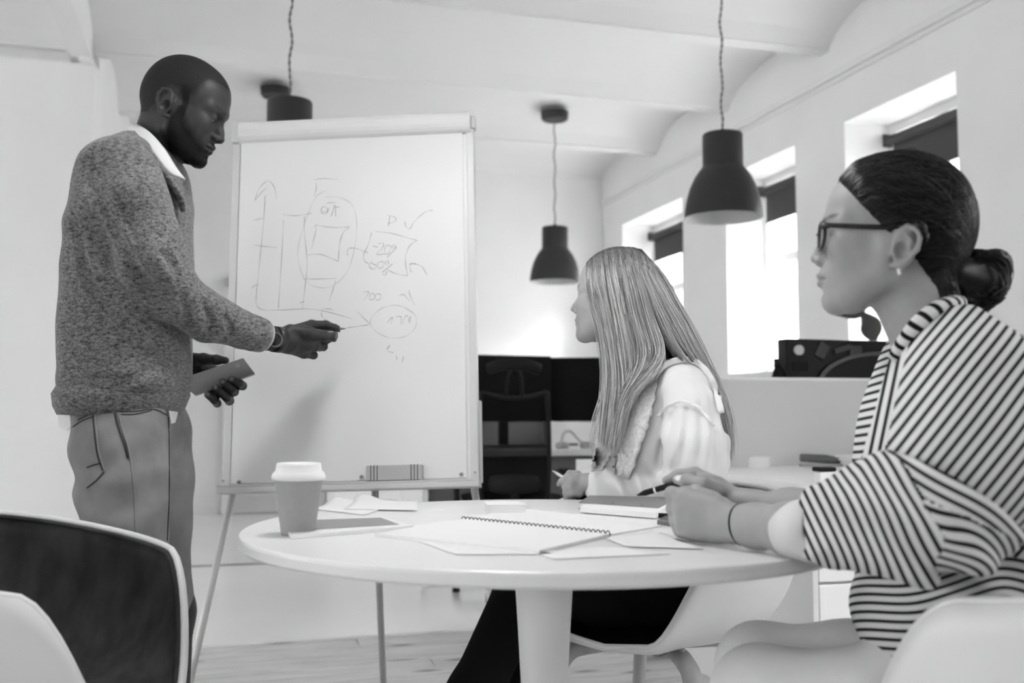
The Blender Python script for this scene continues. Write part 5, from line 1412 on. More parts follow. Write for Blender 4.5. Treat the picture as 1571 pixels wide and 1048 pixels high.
# lace panels and shoulder ruffle laid over the blouse
lace = mat('lace_white', 0.64, 0.9, noise=0.16, nscale=150, bump=0.6, bscale=180)
def panel(name, left, right, V, Q, O, m, nu=26, nv=5, off=0.006, wave=0.0, parent=wom):
    tree = DR.get(id(V)) or DR.setdefault(id(V), BVHTree.FromPolygons([tuple(v) for v in V], [tuple(int(i) for i in q) for q in Q]))
    L, R_ = np.array(spline(left, 8)), np.array(spline(right, 8)); vv = []; c = Vector((0, 0, CAMZ)); last = None
    iu = np.linspace(0, len(L) - 1, nu + 1); ir = np.linspace(0, len(R_) - 1, nu + 1)
    for i in range(nu + 1):
        l = L[int(iu[i])]; r_ = R_[int(ir[i])]
        for k in range(nv + 1):
            f = k / nv; px = l * (1 - f) + r_ * f
            if k in (0, nv): px = px + np.array((1.6 * math.sin(i * 1.9), 1.2 * math.cos(i * 1.7)))
            d = (at(px[0], px[1], 1.0) - c).normalized(); hit = tree.ray_cast(c, d)
            if hit[0] is None: p = (last or at(px[0], px[1], DBL - 0.1)); p = at(px[0], px[1], p.y)
            else: p = hit[0] + hit[1] * off
            last = p
            vv.append(p - O + Vector((0, -1, 0)) * (wave * math.sin(i * 1.6 + k)))
    ff = [(i*(nv+1)+k, i*(nv+1)+k+1, (i+1)*(nv+1)+k+1, (i+1)*(nv+1)+k) for i in range(nu) for k in range(nv)]
    o = B().add(vv, ff).obj(name, m, parent, smooth=True); md = o.modifiers.new('thick', 'SOLIDIFY'); md.thickness = 0.002; md.offset = 0
    return o
panel('lace_panel', [(1002, 572), (978, 618), (957, 660), (950, 700), (948, 734)], [(1014, 574), (1006, 610), (996, 650), (984, 684), (968, 734)], blv, blq, WO, lace, wave=0.0015)
panel('lace_panel', [(925, 655), (914, 690), (908, 712), (912, 724)], [(945, 655), (944, 680), (934, 705), (926, 722)], blv, blq, WO, lace, wave=0.0015)
blm = MATS['white_blouse']
def ruffle(name, pxs, w, m):
    q = drape(pxs, blv, blq, WO, off=0.004)
    vv = []
    for i, p in enumerate(q):
        t_ = (q[min(i + 1, len(q) - 1)] - q[max(i - 1, 0)]).normalized(); s_ = t_.cross(Vector((0, 1, 0))).normalized()
        for k in range(4): vv.append(p + s_ * w * (k / 3 - 0.3) + Vector((0, -1, 0)) * (0.004 + 0.004 * (k / 3) * math.sin(i * 1.5)))
    ff = [(i*4+k, i*4+k+1, (i+1)*4+k+1, (i+1)*4+k) for i in range(len(q) - 1) for k in range(3)]
    o = B().add(vv, ff).obj(name, m, wom, smooth=True); md = o.modifiers.new('thick', 'SOLIDIFY'); md.thickness = 0.0015
    o.data.attributes.new('tone', 'FLOAT', 'POINT').data.foreach_set('value', np.full(len(o.data.vertices), 0.82, np.float32)); return o
ruffle('shoulder_ruffle', [(1008, 578), (1025, 562), (1045, 556), (1066, 560), (1084, 578), (1095, 605), (1102, 635)], 0.014, blm)
ruffle('sleeve_seam', [(1010, 640), (1030, 622), (1052, 618), (1075, 630), (1092, 655)], 0.006, blm)
b = B(); b.tube(drape([(957, 640), (948, 670), (945, 700), (943, 728)], blv, blq, WO, off=0.002), 0.0014, 6); b.obj('placket', mat('placket_grey', 0.4, 0.8), wom)
for px in ((950, 652), (946, 682), (944, 700), (942, 716)):
    q = drape([px, (px[0] + 0.5, px[1] + 0.5)], blv, blq, WO, off=0.003)
    if q: b = B(); b.lathe([(0, -0.003), (0.003, -0.002), (0.003, 0.002), (0, 0.003)], 10, tuple(q[0])); b.obj('button', mat('button_grey', 0.25, 0.4), wom, smooth=True)
# neck skin shows in the V: a small dark opening handled by the body; trousers
S = Solid((xb(560), 2.0, 0.03), (xb(1150), 2.75, 0.74), 0.008)
S.loft([(0.485, xb(1035), DBL + 0.01, 0.135, 0.165), (0.60, xb(1025), DBL + 0.01, 0.14, 0.165), (0.70, xb(1018), DBL + 0.01, 0.13, 0.15)], 0.03)
for L in LB: S.chain([L[0] - Vector((0, 0, -0.02)), L[0].lerp(L[1], 0.5), L[1], L[1].lerp(L[2], 0.5), L[2]], [0.092, 0.080, 0.062, 0.058, 0.062], 0.03)
v_, q_ = S.mesh(2); link('trousers', make_mesh('trousers', local(v_, WO), q_), mat('black_cloth', 0.007, 0.9, spec=0.06), wom)
for L in LB:
    x_, y_ = L[2].x - 0.03, L[2].y
    S = Solid((x_ - 0.22, y_ - 0.08, -0.01), (x_ + 0.14, y_ + 0.08, 0.15), 0.005)
    S.cone((x_ + 0.05, y_, 0.045), 0.040, (x_ - 0.13, y_, 0.032), 0.030, 0.02); S.cone((x_ + 0.03, y_, 0.05), 0.042, (x_ + 0.03, y_, 0.10), 0.040, 0.03)
    S.cut(lambda x, y, z: 0.004 - z + 0 * x + 0 * y)
    v_, q_ = S.mesh(2); sh_ = link('shoe', make_mesh('shoe', local(v_, WO), q_), mat('shoe_dark', 0.05, 0.5), wom)
    B().box((x_ - 0.155 - WO.x, y_ - 0.033 - WO.y, 0.0005), (x_ + 0.085 - WO.x, y_ + 0.033 - WO.y, 0.014)).obj('sole', mat('sole_white', 0.7, 0.7), sh_, bevel=0.006)
pen('pale pen held by the long-haired woman', at(847, 722, 2.43), at(888, 748, 2.405), 0.0036, mat('pale_pen', 0.75, 0.4), None, mat('pale_pen_tip', 0.6, 0.3), name='pale_pen')

# hair: strands between guide curves, over a soft under-mass
def strands(pairs, n, seed, r0, tonef, jit=0.006, seg=22, sides=3, push=None):
    rng = np.random.RandomState(seed); VV, QQ, TT = [], [], []; k = 0
    for (ga, gb, wt) in pairs:
        A_ = np.array([tuple(at(*q)) for q in ga]); B_ = np.array([tuple(at(*q)) for q in gb])
        A_ = np.array(spline(A_, 6)); B_ = np.array(spline(B_, 6))
        ta = np.linspace(0, 1, len(A_)); tb_ = np.linspace(0, 1, len(B_)); ts = np.linspace(0, 1, seg)
        A_ = np.stack([np.interp(ts, ta, A_[:, i]) for i in range(3)], 1); B_ = np.stack([np.interp(ts, tb_, B_[:, i]) for i in range(3)], 1)
        for j in range(int(n * wt)):
            u = rng.rand(); ln = 1 - 0.22 * rng.rand() ** 2
            uc = (math.floor(u * 9) + 0.5) / 9; ue = (u + (uc - u) * np.clip(ts * 1.3, 0, 0.72))[:, None]
            P_ = A_ * (1 - ue) + B_ * ue
            P_ = np.stack([np.interp(ts * ln, ts, P_[:, i]) for i in range(3)], 1)
            grow = np.clip(ts * 2.2, 0.15, 1)[:, None]
            P_ = P_ + rng.normal(size=3) * jit * grow + (np.sin(ts * rng.uniform(3, 9) + rng.rand() * 6)[:, None] * rng.normal(size=3) * jit * 0.45 * grow)
            if push is not None: P_ = push(P_, rng)
            T_ = np.gradient(P_, axis=0); T_ /= np.linalg.norm(T_, axis=1)[:, None] + 1e-9
            N_ = np.cross(T_, (0.3, 0.9, 0.2)); N_ /= np.linalg.norm(N_, axis=1)[:, None] + 1e-9; M_ = np.cross(T_, N_)
            rad = r0 * (0.7 + 0.6 * rng.rand()) * np.clip((1.02 - ts) * 5, 0.15, 1)
            ring_ = [P_ + (N_ * math.cos(w) + M_ * math.sin(w)) * rad[:, None] for w in np.arange(sides) * 2 * math.pi / sides]
            VV.append(np.stack(ring_, 1).reshape(-1, 3))
            i0 = np.arange(seg - 1)[:, None] * sides + k; s_ = np.arange(sides)[None]; s2 = (s_ + 1) % sides
            QQ.append(np.stack([i0 + s_, i0 + s2, i0 + sides + s2, i0 + sides + s_], -1).reshape(-1, 4))
            TT.append(np.repeat(tonef(ts, rng, u), sides)); k += seg * sides
    return np.concatenate(VV), np.concatenate(QQ), np.concatenate(TT)
gA = [(906, 402, 2.43), (900, 420, 2.375), (905, 452, 2.352), (920, 500, 2.345), (929, 565, 2.335), (924, 630, 2.315), (918, 690, 2.31)]
gB = [(920, 391, 2.43), (916, 418, 2.345), (928, 470, 2.330), (940, 530, 2.325), (946, 590, 2.31), (940, 640, 2.30), (934, 694, 2.30)]
gC = [(936, 385, 2.43), (936, 418, 2.332), (948, 480, 2.318), (960, 545, 2.315), (963, 600, 2.30), (953, 650, 2.29), (945, 694, 2.29)]
gD = [(950, 381, 2.43), (958, 418, 2.326), (972, 490, 2.315), (986, 545, 2.305), (976, 582, 2.285), (958, 616, 2.285), (946, 660, 2.29)]
gE = [(962, 381, 2.43), (980, 422, 2.33), (1000, 490, 2.32), (1014, 538, 2.31), (1004, 566, 2.275), (984, 584, 2.275), (964, 604, 2.285)]
gE2 = [(962, 380, 2.43), (984, 420, 2.332), (1008, 482, 2.325), (1036, 538, 2.335), (1072, 578, 2.395), (1100, 630, 2.44), (1112, 690, 2.44)]
gF = [(972, 381, 2.43), (1000, 425, 2.345), (1030, 485, 2.34), (1060, 540, 2.36), (1092, 590, 2.42), (1110, 640, 2.45), (1116, 694, 2.45)]
gG = [(984, 384, 2.44), (1016, 424, 2.39), (1044, 485, 2.39), (1074, 545, 2.42), (1104, 605, 2.47), (1116, 655, 2.48), (1119, 704, 2.48)]
gH = [(980, 384, 2.47), (1018, 425, 2.47), (1048, 488, 2.48), (1078, 548, 2.50), (1106, 610, 2.53), (1116, 660, 2.53), (1117, 700, 2.53)]
gI = [(960, 382, 2.46), (990, 410, 2.52), (1005, 480, 2.54), (1025, 550, 2.56), (1050, 610, 2.57), (1060, 660, 2.57), (1065, 700, 2.57)]
gJ = [(930, 388, 2.45), (935, 420, 2.51), (945, 490, 2.525), (950, 560, 2.52), (942, 620, 2.49), (926, 665, 2.47), (914, 700, 2.46)]
gK = [(912, 398, 2.45), (908, 430, 2.48), (918, 490, 2.50), (935, 560, 2.50), (928, 610, 2.47), (915, 650, 2.45), (908, 690, 2.45)]
pairs = [(gA, gB, 1.0), (gB, gC, 1.1), (gC, gD, 1.1), (gD, gE, 1.0), (gE2, gF, 1.0), (gF, gG, 1.0), (gG, gH, 0.8), (gH, gI, 0.5), (gI, gJ, 0.5), (gJ, gK, 0.4)]
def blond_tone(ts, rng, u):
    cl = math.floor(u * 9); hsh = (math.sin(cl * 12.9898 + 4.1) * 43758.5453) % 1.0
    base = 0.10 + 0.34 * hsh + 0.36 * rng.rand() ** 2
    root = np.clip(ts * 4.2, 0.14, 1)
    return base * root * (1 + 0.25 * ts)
hair_b = attr_mat('blonde_hair', rough=0.38, spec=0.6)
Mi_ = np.array(HB.inverted()); Mf_ = np.array(HB)
EC, ER_ = np.array((-0.016, 0, 0.040)), np.array((0.104, 0.0825, 0.0945))
def push_b(P_, rng):
    L_ = xf(Mi_, P_) - EC; q_ = np.sqrt(((L_ / ER_) ** 2).sum(1)); k_ = 1.0 + 0.05 * rng.rand()
    low = np.clip((L_[:, 2] + 0.055) / 0.03, 0, 1)
    s_ = np.where(q_ < k_, k_ / np.maximum(q_, 0.3), 1.0); s_ = 1 + (s_ - 1) * low
    return xf(Mf_, L_ * s_[:, None] + EC)
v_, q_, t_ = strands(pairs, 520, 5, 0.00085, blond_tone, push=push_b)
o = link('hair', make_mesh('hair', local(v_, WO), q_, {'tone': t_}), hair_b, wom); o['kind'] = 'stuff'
S = Solid(tuple(at(885, 720, 2.2)), tuple(at(1125, 360, 2.64) + Vector((0.03, 0, 0.02))), 0.006)
for (ga, gb, wt) in pairs:
    for f in (0.25, 0.75):
        q = [at(*x0).lerp(at(*x1), f) for x0, x1 in zip(ga, gb)]
        q = [Vector(p) for p in spline(q, 2)]
        ce = at(965, 470, 2.43)
        q = [p + (Vector((ce.x, ce.y, p.z)) - p).normalized() * 0.010 for p in q]
        q = q[3:int(len(q) * 0.84)]
        S.chain(q, [0.012] * (len(q) - 2) + [0.009, 0.005], 0.008)
S.ell(tuple(HB @ Vector((-0.020, 0, 0.042))), (0.090, 0.0725, 0.084), 0.02, R=np.array(HB.to_3x3().normalized()))
v_, q_ = S.mesh(2)
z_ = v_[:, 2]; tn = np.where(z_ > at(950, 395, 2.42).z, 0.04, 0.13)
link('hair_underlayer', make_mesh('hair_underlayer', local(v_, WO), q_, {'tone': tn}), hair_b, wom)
# ------------------------------------------------------------------ woman with glasses, right foreground
DR_ = 1.46
bru = thing('person', 'woman with dark bun and glasses in a striped sweater sitting at the right', 'person', (at(1470, 900, 1.42).x, 1.42, 0))
RO = Vector(bru.location)
a = math.radians(17)
HR = frame((-math.cos(a), math.sin(a), 0.06)).to_4x4(); HR.translation = at(1362, 369, DR_); HR = HR @ Matrix.Scale(0.945, 4)
pr = dict(jaw=0.95, width=0.98, brow=0.8, nose=0.9, nose_w=1.0, nose_len=0.98, nose_up=0.002, lip=0.8, chin=0.9, chin_dx=-0.007, ear_dz=-0.012)
nkp = [at(1388, 425, DR_), at(1405, 470, DR_ - 0.01), at(1432, 530, DR_ - 0.03)]
V, Q, nk = build_head(pr, HR, nkp, [0.048, 0.048, 0.060])
SK = 0.30
t = face_tone(V, SK, 0.20, pr, 0.03, 0.75)
parts = [(xf(HR, V), Q, t)]
HRV = parts[0][0]; HRQ = Q; HRL = V
eyeballs(HR, pr, bru)
for e_ in [c for c in bru.children if c.name.startswith('eye')]: e_.location = -RO
# near (left) hand and forearm on the table
S = Solid(tuple(at(1005, 850, 1.66)) , tuple(at(1300, 720, 1.66) + Vector((0.0, 0.04, 0.0))), 0.0019)
S = Solid((at(1005, 800, 1.7).x, 1.30, 0.745), (at(1290, 800, 1.4).x, 1.72, 0.86), 0.0019)
zt = TZ + 0.0015
def onz(px, py, Y, lift=0.0): v = at(px, py, Y); return v
fa = [at(1290, 800, 1.36), at(1215, 812, 1.455), at(1160, 807, 1.515), at(1122, 803, 1.553)]
S.chain(fa, [0.040, 0.0335, 0.0285, 0.0262], 0.02, ((0, 0, 1), 0.95))
S.cone(at(1122, 803, 1.553), 0.0262, at(1085, 795, 1.595), 0.030, 0.015)
S.ell(at(1078, 793, 1.60), (0.044, 0.028, 0.033), 0.016)
S.cone(at(1100, 780, 1.57), 0.020, at(1050, 764, 1.60), 0.0165, 0.014)
S.cone(at(1100, 815, 1.575), 0.018, at(1056, 812, 1.605), 0.0155, 0.014)
for (k0, p0, d0, t0, r_) in (((1050, 763, 1.60), (1031, 758, 1.625), (1034, 776, 1.650), (1050, 782, 1.655), 0.0105),
                             ((1050, 780, 1.598), (1034, 780, 1.625), (1037, 793, 1.648), (1052, 796, 1.65), 0.0108),
                             ((1052, 797, 1.600), (1038, 799, 1.622), (1042, 808, 1.643), (1054, 808, 1.645), 0.0104),
                             ((1057, 811, 1.603), (1044, 814, 1.622), (1050, 817, 1.640), (1060, 816, 1.642), 0.0095)):
    S.chain(PX([k0, p0, d0, t0]), [r_ * 1.35, r_ * 1.12, r_, r_ * 0.9], 0.006)
S.chain(PX([(1092, 770, 1.60), (1068, 757, 1.625), (1050, 757, 1.645), (1040, 762, 1.655)]), [0.018, 0.013, 0.0108, 0.009], 0.008)
S.cut(lambda x, y, z: zt - z + 0 * x + 0 * y)
hv, hq = S.mesh(2); parts.append((hv, hq, SK))
# far (right) hand holding the pen above, and its forearm
S = Solid((at(1005, 740, 1.75).x, 1.40, 0.75), (at(1300, 760, 1.62).x, 1.80, 0.92), 0.0019)
S.chain(PX([(1300, 785, 1.52), (1215, 782, 1.58), (1150, 779, 1.625), (1128, 776, 1.64)]), [0.036, 0.0300, 0.0255, 0.0245], 0.02)
S.cone(at(1128, 776, 1.64), 0.0245, at(1100, 760, 1.655), 0.026, 0.015)
S.ell(at(1092, 752, 1.66), (0.034, 0.024, 0.024), 0.014, R=rot_y(0.5))
S.chain(PX([(1086, 738, 1.672), (1066, 727, 1.685), (1040, 729, 1.70), (1022, 737, 1.705)]), [0.0135, 0.0105, 0.0092, 0.0075], 0.006)      # index
S.chain(PX([(1104, 757, 1.635), (1080, 745, 1.635), (1056, 738, 1.655), (1039, 736, 1.675)]), [0.0165, 0.0130, 0.0108, 0.0080], 0.008)       # thumb
S.chain(PX([(1088, 748, 1.678), (1066, 741, 1.70), (1046, 744, 1.71), (1032, 750, 1.712)]), [0.0132, 0.0105, 0.0095, 0.008], 0.006)
S.chain(PX([(1090, 758, 1.68), (1070, 753, 1.70), (1054, 758, 1.71), (1044, 764, 1.708)]), [0.0128, 0.0103, 0.0092, 0.008], 0.006)
S.chain(PX([(1092, 768, 1.68), (1074, 765, 1.70), (1062, 770, 1.705), (1052, 775, 1.70)]), [0.0118, 0.0095, 0.0085, 0.0075], 0.006)
gv, gq = S.mesh(2); tone = np.full(len(gv), SK)
tone += 0.40 * ellmask(gv, tuple(at(1040, 733, 1.663)), (0.0075, 0.008, 0.005), 0.25)
parts.append((gv, gq, tone))
# body under the clothes
D1 = 1.42
def xr(px): return at(px, 800, D1).x
S = Solid((0.10, 1.10, 0.03), (xr(1720), 1.80, 1.12), 0.012)
S.loft([(0.50, xr(1500), D1, 0.12, 0.15), (0.72, xr(1490), D1, 0.09, 0.12), (0.92, xr(1480), D1, 0.10, 0.14), (1.04, xr(1450), D1, 0.05, 0.10)], 0.03)
LR = [[Vector((xr(1500), D1 - 0.09, 0.545)), Vector((0.36, 1.50, 0.545)), Vector((0.37, 1.52, 0.09))], [Vector((xr(1500), D1 + 0.09, 0.545)), Vector((0.40, 1.66, 0.545)), Vector((0.43, 1.68, 0.09))]]
for L in LR: S.chain(L, [0.065, 0.045, 0.032], 0.03)
S.chain(PX([(1485, 610, 1.30), (1450, 780, 1.25), (1290, 800, 1.37)]), [0.04, 0.036, 0.032], 0.02)
S.chain(PX([(1440, 600, 1.58), (1400, 780, 1.60), (1300, 785, 1.52)]), [0.045, 0.04, 0.034], 0.02)
bv, bq = S.mesh(1); parts.append((bv, bq, SK))
V_, Q_, T_ = merge(parts); add_body('body', V_, Q_, T_, skin_l, bru, RO)

# striped sweater: torso panel and sleeves with their own stripe directions
stripe_m = bpy.data.materials.new('striped_knit'); stripe_m.use_nodes = True
nt = stripe_m.node_tree; bs = nt.nodes['Principled BSDF']
at_n = nt.nodes.new('ShaderNodeAttribute'); at_n.attribute_name = 'stripe'
fr_ = nt.nodes.new('ShaderNodeMath'); fr_.operation = 'FRACT'; nt.links.new(at_n.outputs['Fac'], fr_.inputs[0])
rmp = nt.nodes.new('ShaderNodeValToRGB'); rmp.color_ramp.interpolation = 'LINEAR'
el = rmp.color_ramp.elements; el[0].position = 0.0; el[0].color = (0.62, 0.62, 0.62, 1); el[1].position = 1.0; el[1].color = (0.62, 0.62, 0.62, 1)
for pos, v in ((0.26, 0.62), (0.31, 0.010), (0.66, 0.010), (0.71, 0.62)):
    e_ = el.new(pos); e_.color = (v, v, v, 1)
nt.links.new(fr_.outputs[0], rmp.inputs['Fac']); nt.links.new(rmp.outputs['Color'], bs.inputs['Base Color'])
bs.inputs['Roughness'].default_value = 0.9; bs.inputs['Specular IOR Level'].default_value = 0.12
PER = 0.0112
def dirpx(p, q, d=1.3):
    """unit world vector across the stripes, for stripes that run from pixel p to pixel q"""
    c = Vector((0, 0, CAMZ)); n_ = (at(q[0], q[1], d) - c).cross(at(p[0], p[1], d) - c).normalized(); return np.array(tuple(n_))
def rib(V, n_, o=0.0): return (V @ n_) / PER + o
S = Solid((xr(1290), 1.12, 0.50), (xr(1690), 1.74, 1.10), 0.0044)
rows = []
for py, x0, x1, hw in ((1010, 1332, 1610, 0.150), (960, 1322, 1630, 0.170), (900, 1320, 1645, 0.180), (800, 1318, 1655, 0.188), (700, 1328, 1650, 0.192), (630, 1345, 1628, 0.192), (575, 1368, 1588, 0.180), (530, 1392, 1545, 0.145), (497, 1412, 1508, 0.095), (474, 1428, 1488, 0.062)):
    rows.append((at(1470, py, D1).z, (xr(x0) + xr(x1)) / 2, D1, (xr(x1) - xr(x0)) / 2, hw))
S.loft(rows, 0.02, e=2.2)
S.chain(PX([(1486, 612, 1.285), (1484, 700, 1.238), (1458, 762, 1.225)]), [0.083, 0.084, 0.074], 0.03)
S.cone(at(1470, 560, 1.36), 0.07, at(1495, 620, 1.29), 0.085, 0.03); S.cone(at(1440, 560, 1.50), 0.07, at(1450, 620, 1.57), 0.08, 0.03)
S.warp(lambda x, y, z: 0.0060 * np.sin(46 * (x * 0.5 + z * 0.8) + 3 * np.sin(12 * x + 8 * z) + 6 * y) * np.clip((0.90 - z) * 6, 0, 1) + 0.0015 * np.sin(60 * x - 40 * z))
v1, q1 = S.mesh(2)
front = dirpx((1345, 690), (1470, 530)); back_ = dirpx((1500, 760), (1571, 730)); low = dirpx((1330, 900), (1420, 890))
seam_x = xr(1502) + 0.02 * np.sin(v1[:, 2] * 9)
w_ = v1[:, 0] > seam_x
curve = 0.004 * np.sin((v1[:, 0] - xr(1450)) * 14)
s_f = rib(v1 + np.stack([0 * curve, 0 * curve, curve], 1), front); s_b = rib(v1 + np.stack([0 * curve, 0 * curve, 0.014 * np.sin(v1[:, 0] * 26)], 1), back_)
lowm = v1[:, 2] < at(1400, 845, 1.3).z
s_l = rib(v1 + np.stack([0 * curve, 0 * curve, 0.010 * np.sin(v1[:, 0] * 40)], 1), low)
st = np.where(w_, s_b, np.where(lowm, s_l, s_f))
# keep the direction constant inside each face: split the mesh along the seams
def panels(V, Q, cls):
    fc_ = cls[Q].max(1); out_v, out_q, idx_ = [], [], []
    k = 0
    for c in np.unique(fc_):
        F = Q[fc_ == c]; u, inv = np.unique(F, return_inverse=True)
        out_v.append(u); out_q.append(inv.reshape(F.shape) + k); idx_.append(np.full(len(u), c)); k += len(u)
    return np.concatenate(out_v), np.concatenate(out_q), np.concatenate(idx_)
xl = v1[:, 0] * 1.42 / v1[:, 1]                       # distance-corrected sideways position
edge1 = xr(1398) - (at(1400, 540, D1).z - v1[:, 2]) * 0.26; edge2 = xr(1372) - (at(1400, 540, D1).z - v1[:, 2]) * 0.30
chest = (xl < edge1) & ~lowm; brim = (xl < edge2) & ~lowm
s_c = rib(v1, dirpx((1352, 700), (1378, 575))); s_e = rib(v1, dirpx((1340, 640), (1370, 634)))
cls = np.where(w_, 2, np.where(lowm, 1, np.where(brim, 4, np.where(chest, 3, 0))))
u, q1b, ci = panels(v1, q1, cls)
stv = np.choose(ci, [s_f[u], s_l[u], s_b[u], s_c[u], s_e[u]])
VS, QS, SS = [v1[u]], [q1b], [stv]; k = len(u)
# near sleeve
S = Solid((at(1205, 800, 1.45).x, 1.06, 0.70), (xr(1640), 1.50, 1.02), 0.0042)
S.chain(PX([(1500, 625, 1.275), (1490, 700, 1.225), (1452, 770, 1.21), (1400, 785, 1.235), (1340, 793, 1.295), (1285, 808, 1.365), (1236, 818, 1.425)]), [0.088, 0.092, 0.087, 0.080, 0.072, 0.058, 0.041], 0.012)
S.warp(lambda x, y, z: np.clip((x - at(1240, 800, 1.42).x) * 18, 0, 1) * 0.0080 * np.sin(58 * (x * 0.9 + z * 0.6) + 4 * np.sin(20 * z + 6 * x)) * np.clip((xr(1470) - x) * 9, 0, 1) + 0.004 * np.sin(90 * z + 40 * x) * np.clip((xr(1400) - x) * 10, 0, 1))
wd = (at(1236, 818, 1.425) - at(1285, 808, 1.365)).normalized(); wp = at(1232, 819, 1.43)
S.cut(lambda x, y, z: (x - wp.x) * wd.x + (y - wp.y) * wd.y + (z - wp.z) * wd.z)
pc, pn = at(1420, 742, 1.2), Vector(tuple(dirpx((1345, 690), (1490, 792))))
if pn.z < 0: pn = -pn
S.cut(lambda x, y, z: (x - pc.x) * pn.x + (z - pc.z) * pn.z - 0.012 + 0 * y)
TCx, TCy = TC.x, TC.y
S.cut(lambda x, y, z: np.where((x - TCx) ** 2 + (y - TCy) ** 2 < 0.538 ** 2, TZ + 0.002 - z, -1.0))
v2, q2 = S.mesh(2)
up_ = dirpx((1345, 690), (1490, 792)); lo_ = dirpx((1255, 760), (1300, 850)); lo2 = dirpx((1310, 790), (1400, 850))
b1 = v2[:, 0] + 0.35 * (v2[:, 2] - 0.8) < xr(1318) ; b2 = (~b1) & ((v2[:, 2] + 0.45 * (v2[:, 0] - xr(1400))) < at(1400, 815, 1.22).z)
wob = np.stack([0 * v2[:, 0], 0 * v2[:, 0], 0.006 * np.sin(v2[:, 0] * 45)], 1)
cls = np.where(b1, 1, np.where(b2, 2, 0)); u, q2b, ci = panels(v2, q2, cls)
al = [rib(v2 + wob, up_)[u], rib(v2 + wob * 1.5, lo_)[u], rib(v2 + wob * 2, np.array(tuple(Vector(tuple(up_)).lerp(Vector(tuple(lo2)), 0.6).normalized())))[u]]
VS.append(v2[u]); QS.append(q2b + k); SS.append(np.choose(ci, al)); k += len(u)
# far sleeve
S = Solid((at(1250, 790, 1.55).x, 1.40, 0.72), (xr(1600), 1.80, 1.06), 0.0060)
S.chain(PX([(1440, 620, 1.57), (1410, 770, 1.60), (1330, 785, 1.56), (1290, 786, 1.535)]), [0.075, 0.07, 0.058, 0.046], 0.02)
v3, q3 = S.mesh(2)
VS.append(v3); QS.append(q3 + k); SS.append(rib(v3, up_)); k += len(v3)
VS, QS, SS = np.concatenate(VS), np.concatenate(QS), np.concatenate(SS)
SS = SS - SS.min() + 1
link('striped_sweater', make_mesh('striped_sweater', local(VS, RO), QS, {'stripe': SS}), stripe_m, bru)
# folded collar edge, white cuff
col_px = [(1376, 548, 1.40), (1392, 522, 1.37), (1412, 495, 1.352), (1438, 474, 1.355), (1462, 465, 1.39), (1470, 464, 1.44), (1462, 466, 1.50), (1440, 478, 1.535), (1412, 500, 1.54), (1388, 530, 1.52), (1376, 550, 1.45)]
b = B(); q = [Vector(p) - RO for p in spline(PX(col_px), 6)]; b.tube(q, 0.013, 12, flat=((0.3, 0.2, 0.9), 0.75)); o = b.obj('collar', stripe_m, bru, smooth=True)
nvt = len(o.data.vertices); sv_ = np.repeat(np.arange(nvt // 12) * 0.33, 12)[:nvt] + 1
o.data.attributes.new('stripe', 'FLOAT', 'POINT').data.foreach_set('value', sv_.astype(np.float32))
cuff('cuff', at(1212, 814, 1.458), at(1272, 812, 1.385), 0.0368, 0.0460, mat('shirt_white', 0.66, 0.8), bru, RO, th=0.004)
br = at(1137, 805, 1.537); bd = (at(1122, 803, 1.553) - at(1160, 807, 1.515)).normalized()
s1 = bd.cross(Vector((0, 0, 1))).normalized(); s2 = s1.cross(bd)
q = [br + s1 * 0.0285 * math.cos(w) + s2 * 0.0295 * math.sin(w) + bd * 0.004 * math.sin(w + 0.5) - RO for w in [i / 40 * 2 * math.pi for i in range(41)]]
b = B(); b.tube(q, 0.0019, 8, cap=False); b.obj('hair_tie_bracelet', mat('black_elastic', 0.02, 0.7, spec=0.1), bru, smooth=True)
# trousers
S = Solid((0.20, 1.12, 0.03), (xr(1700), 1.84, 0.74), 0.008)
S.loft([(0.49, xr(1500), D1, 0.145, 0.175), (0.58, xr(1495), D1, 0.145, 0.175), (0.68, xr(1490), D1, 0.13, 0.16)], 0.03)
for L in LR: S.chain([L[0], L[0].lerp(L[1], 0.5), L[1], L[1].lerp(L[2], 0.5), L[2]], [0.095, 0.084, 0.066, 0.06, 0.06], 0.03)
v_, q_ = S.mesh(2); link('trousers', make_mesh('trousers', local(v_, RO), q_), mat('pale_trousers', 0.70, 0.9, noise=0.05, nscale=20), bru)
for L in LR:
    x_, y_ = L[2].x - 0.03, L[2].y
    S = Solid((x_ - 0.22, y_ - 0.08, -0.01), (x_ + 0.14, y_ + 0.08, 0.15), 0.005)
    S.cone((x_ + 0.05, y_, 0.045), 0.040, (x_ - 0.13, y_, 0.032), 0.030, 0.02); S.cone((x_ + 0.03, y_, 0.05), 0.042, (x_ + 0.03, y_, 0.10), 0.040, 0.03)
    S.cut(lambda x, y, z: 0.004 - z + 0 * x + 0 * y)
    v_, q_ = S.mesh(2); sh_ = link('shoe', make_mesh('shoe', local(v_, RO), q_), mat('shoe_pale', 0.6, 0.5), bru)
    B().box((x_ - 0.155 - RO.x, y_ - 0.033 - RO.y, 0.0005), (x_ + 0.085 - RO.x, y_ + 0.033 - RO.y, 0.014)).obj('sole', mat('sole_white', 0.7, 0.7), sh_, bevel=0.006)
pen('black pen held by the woman with glasses', at(977, 760, 1.72), at(1068, 733, 1.672), 0.0050, black, chrome, black, name='black_pen', ringpos=0.30, tip=0.14)

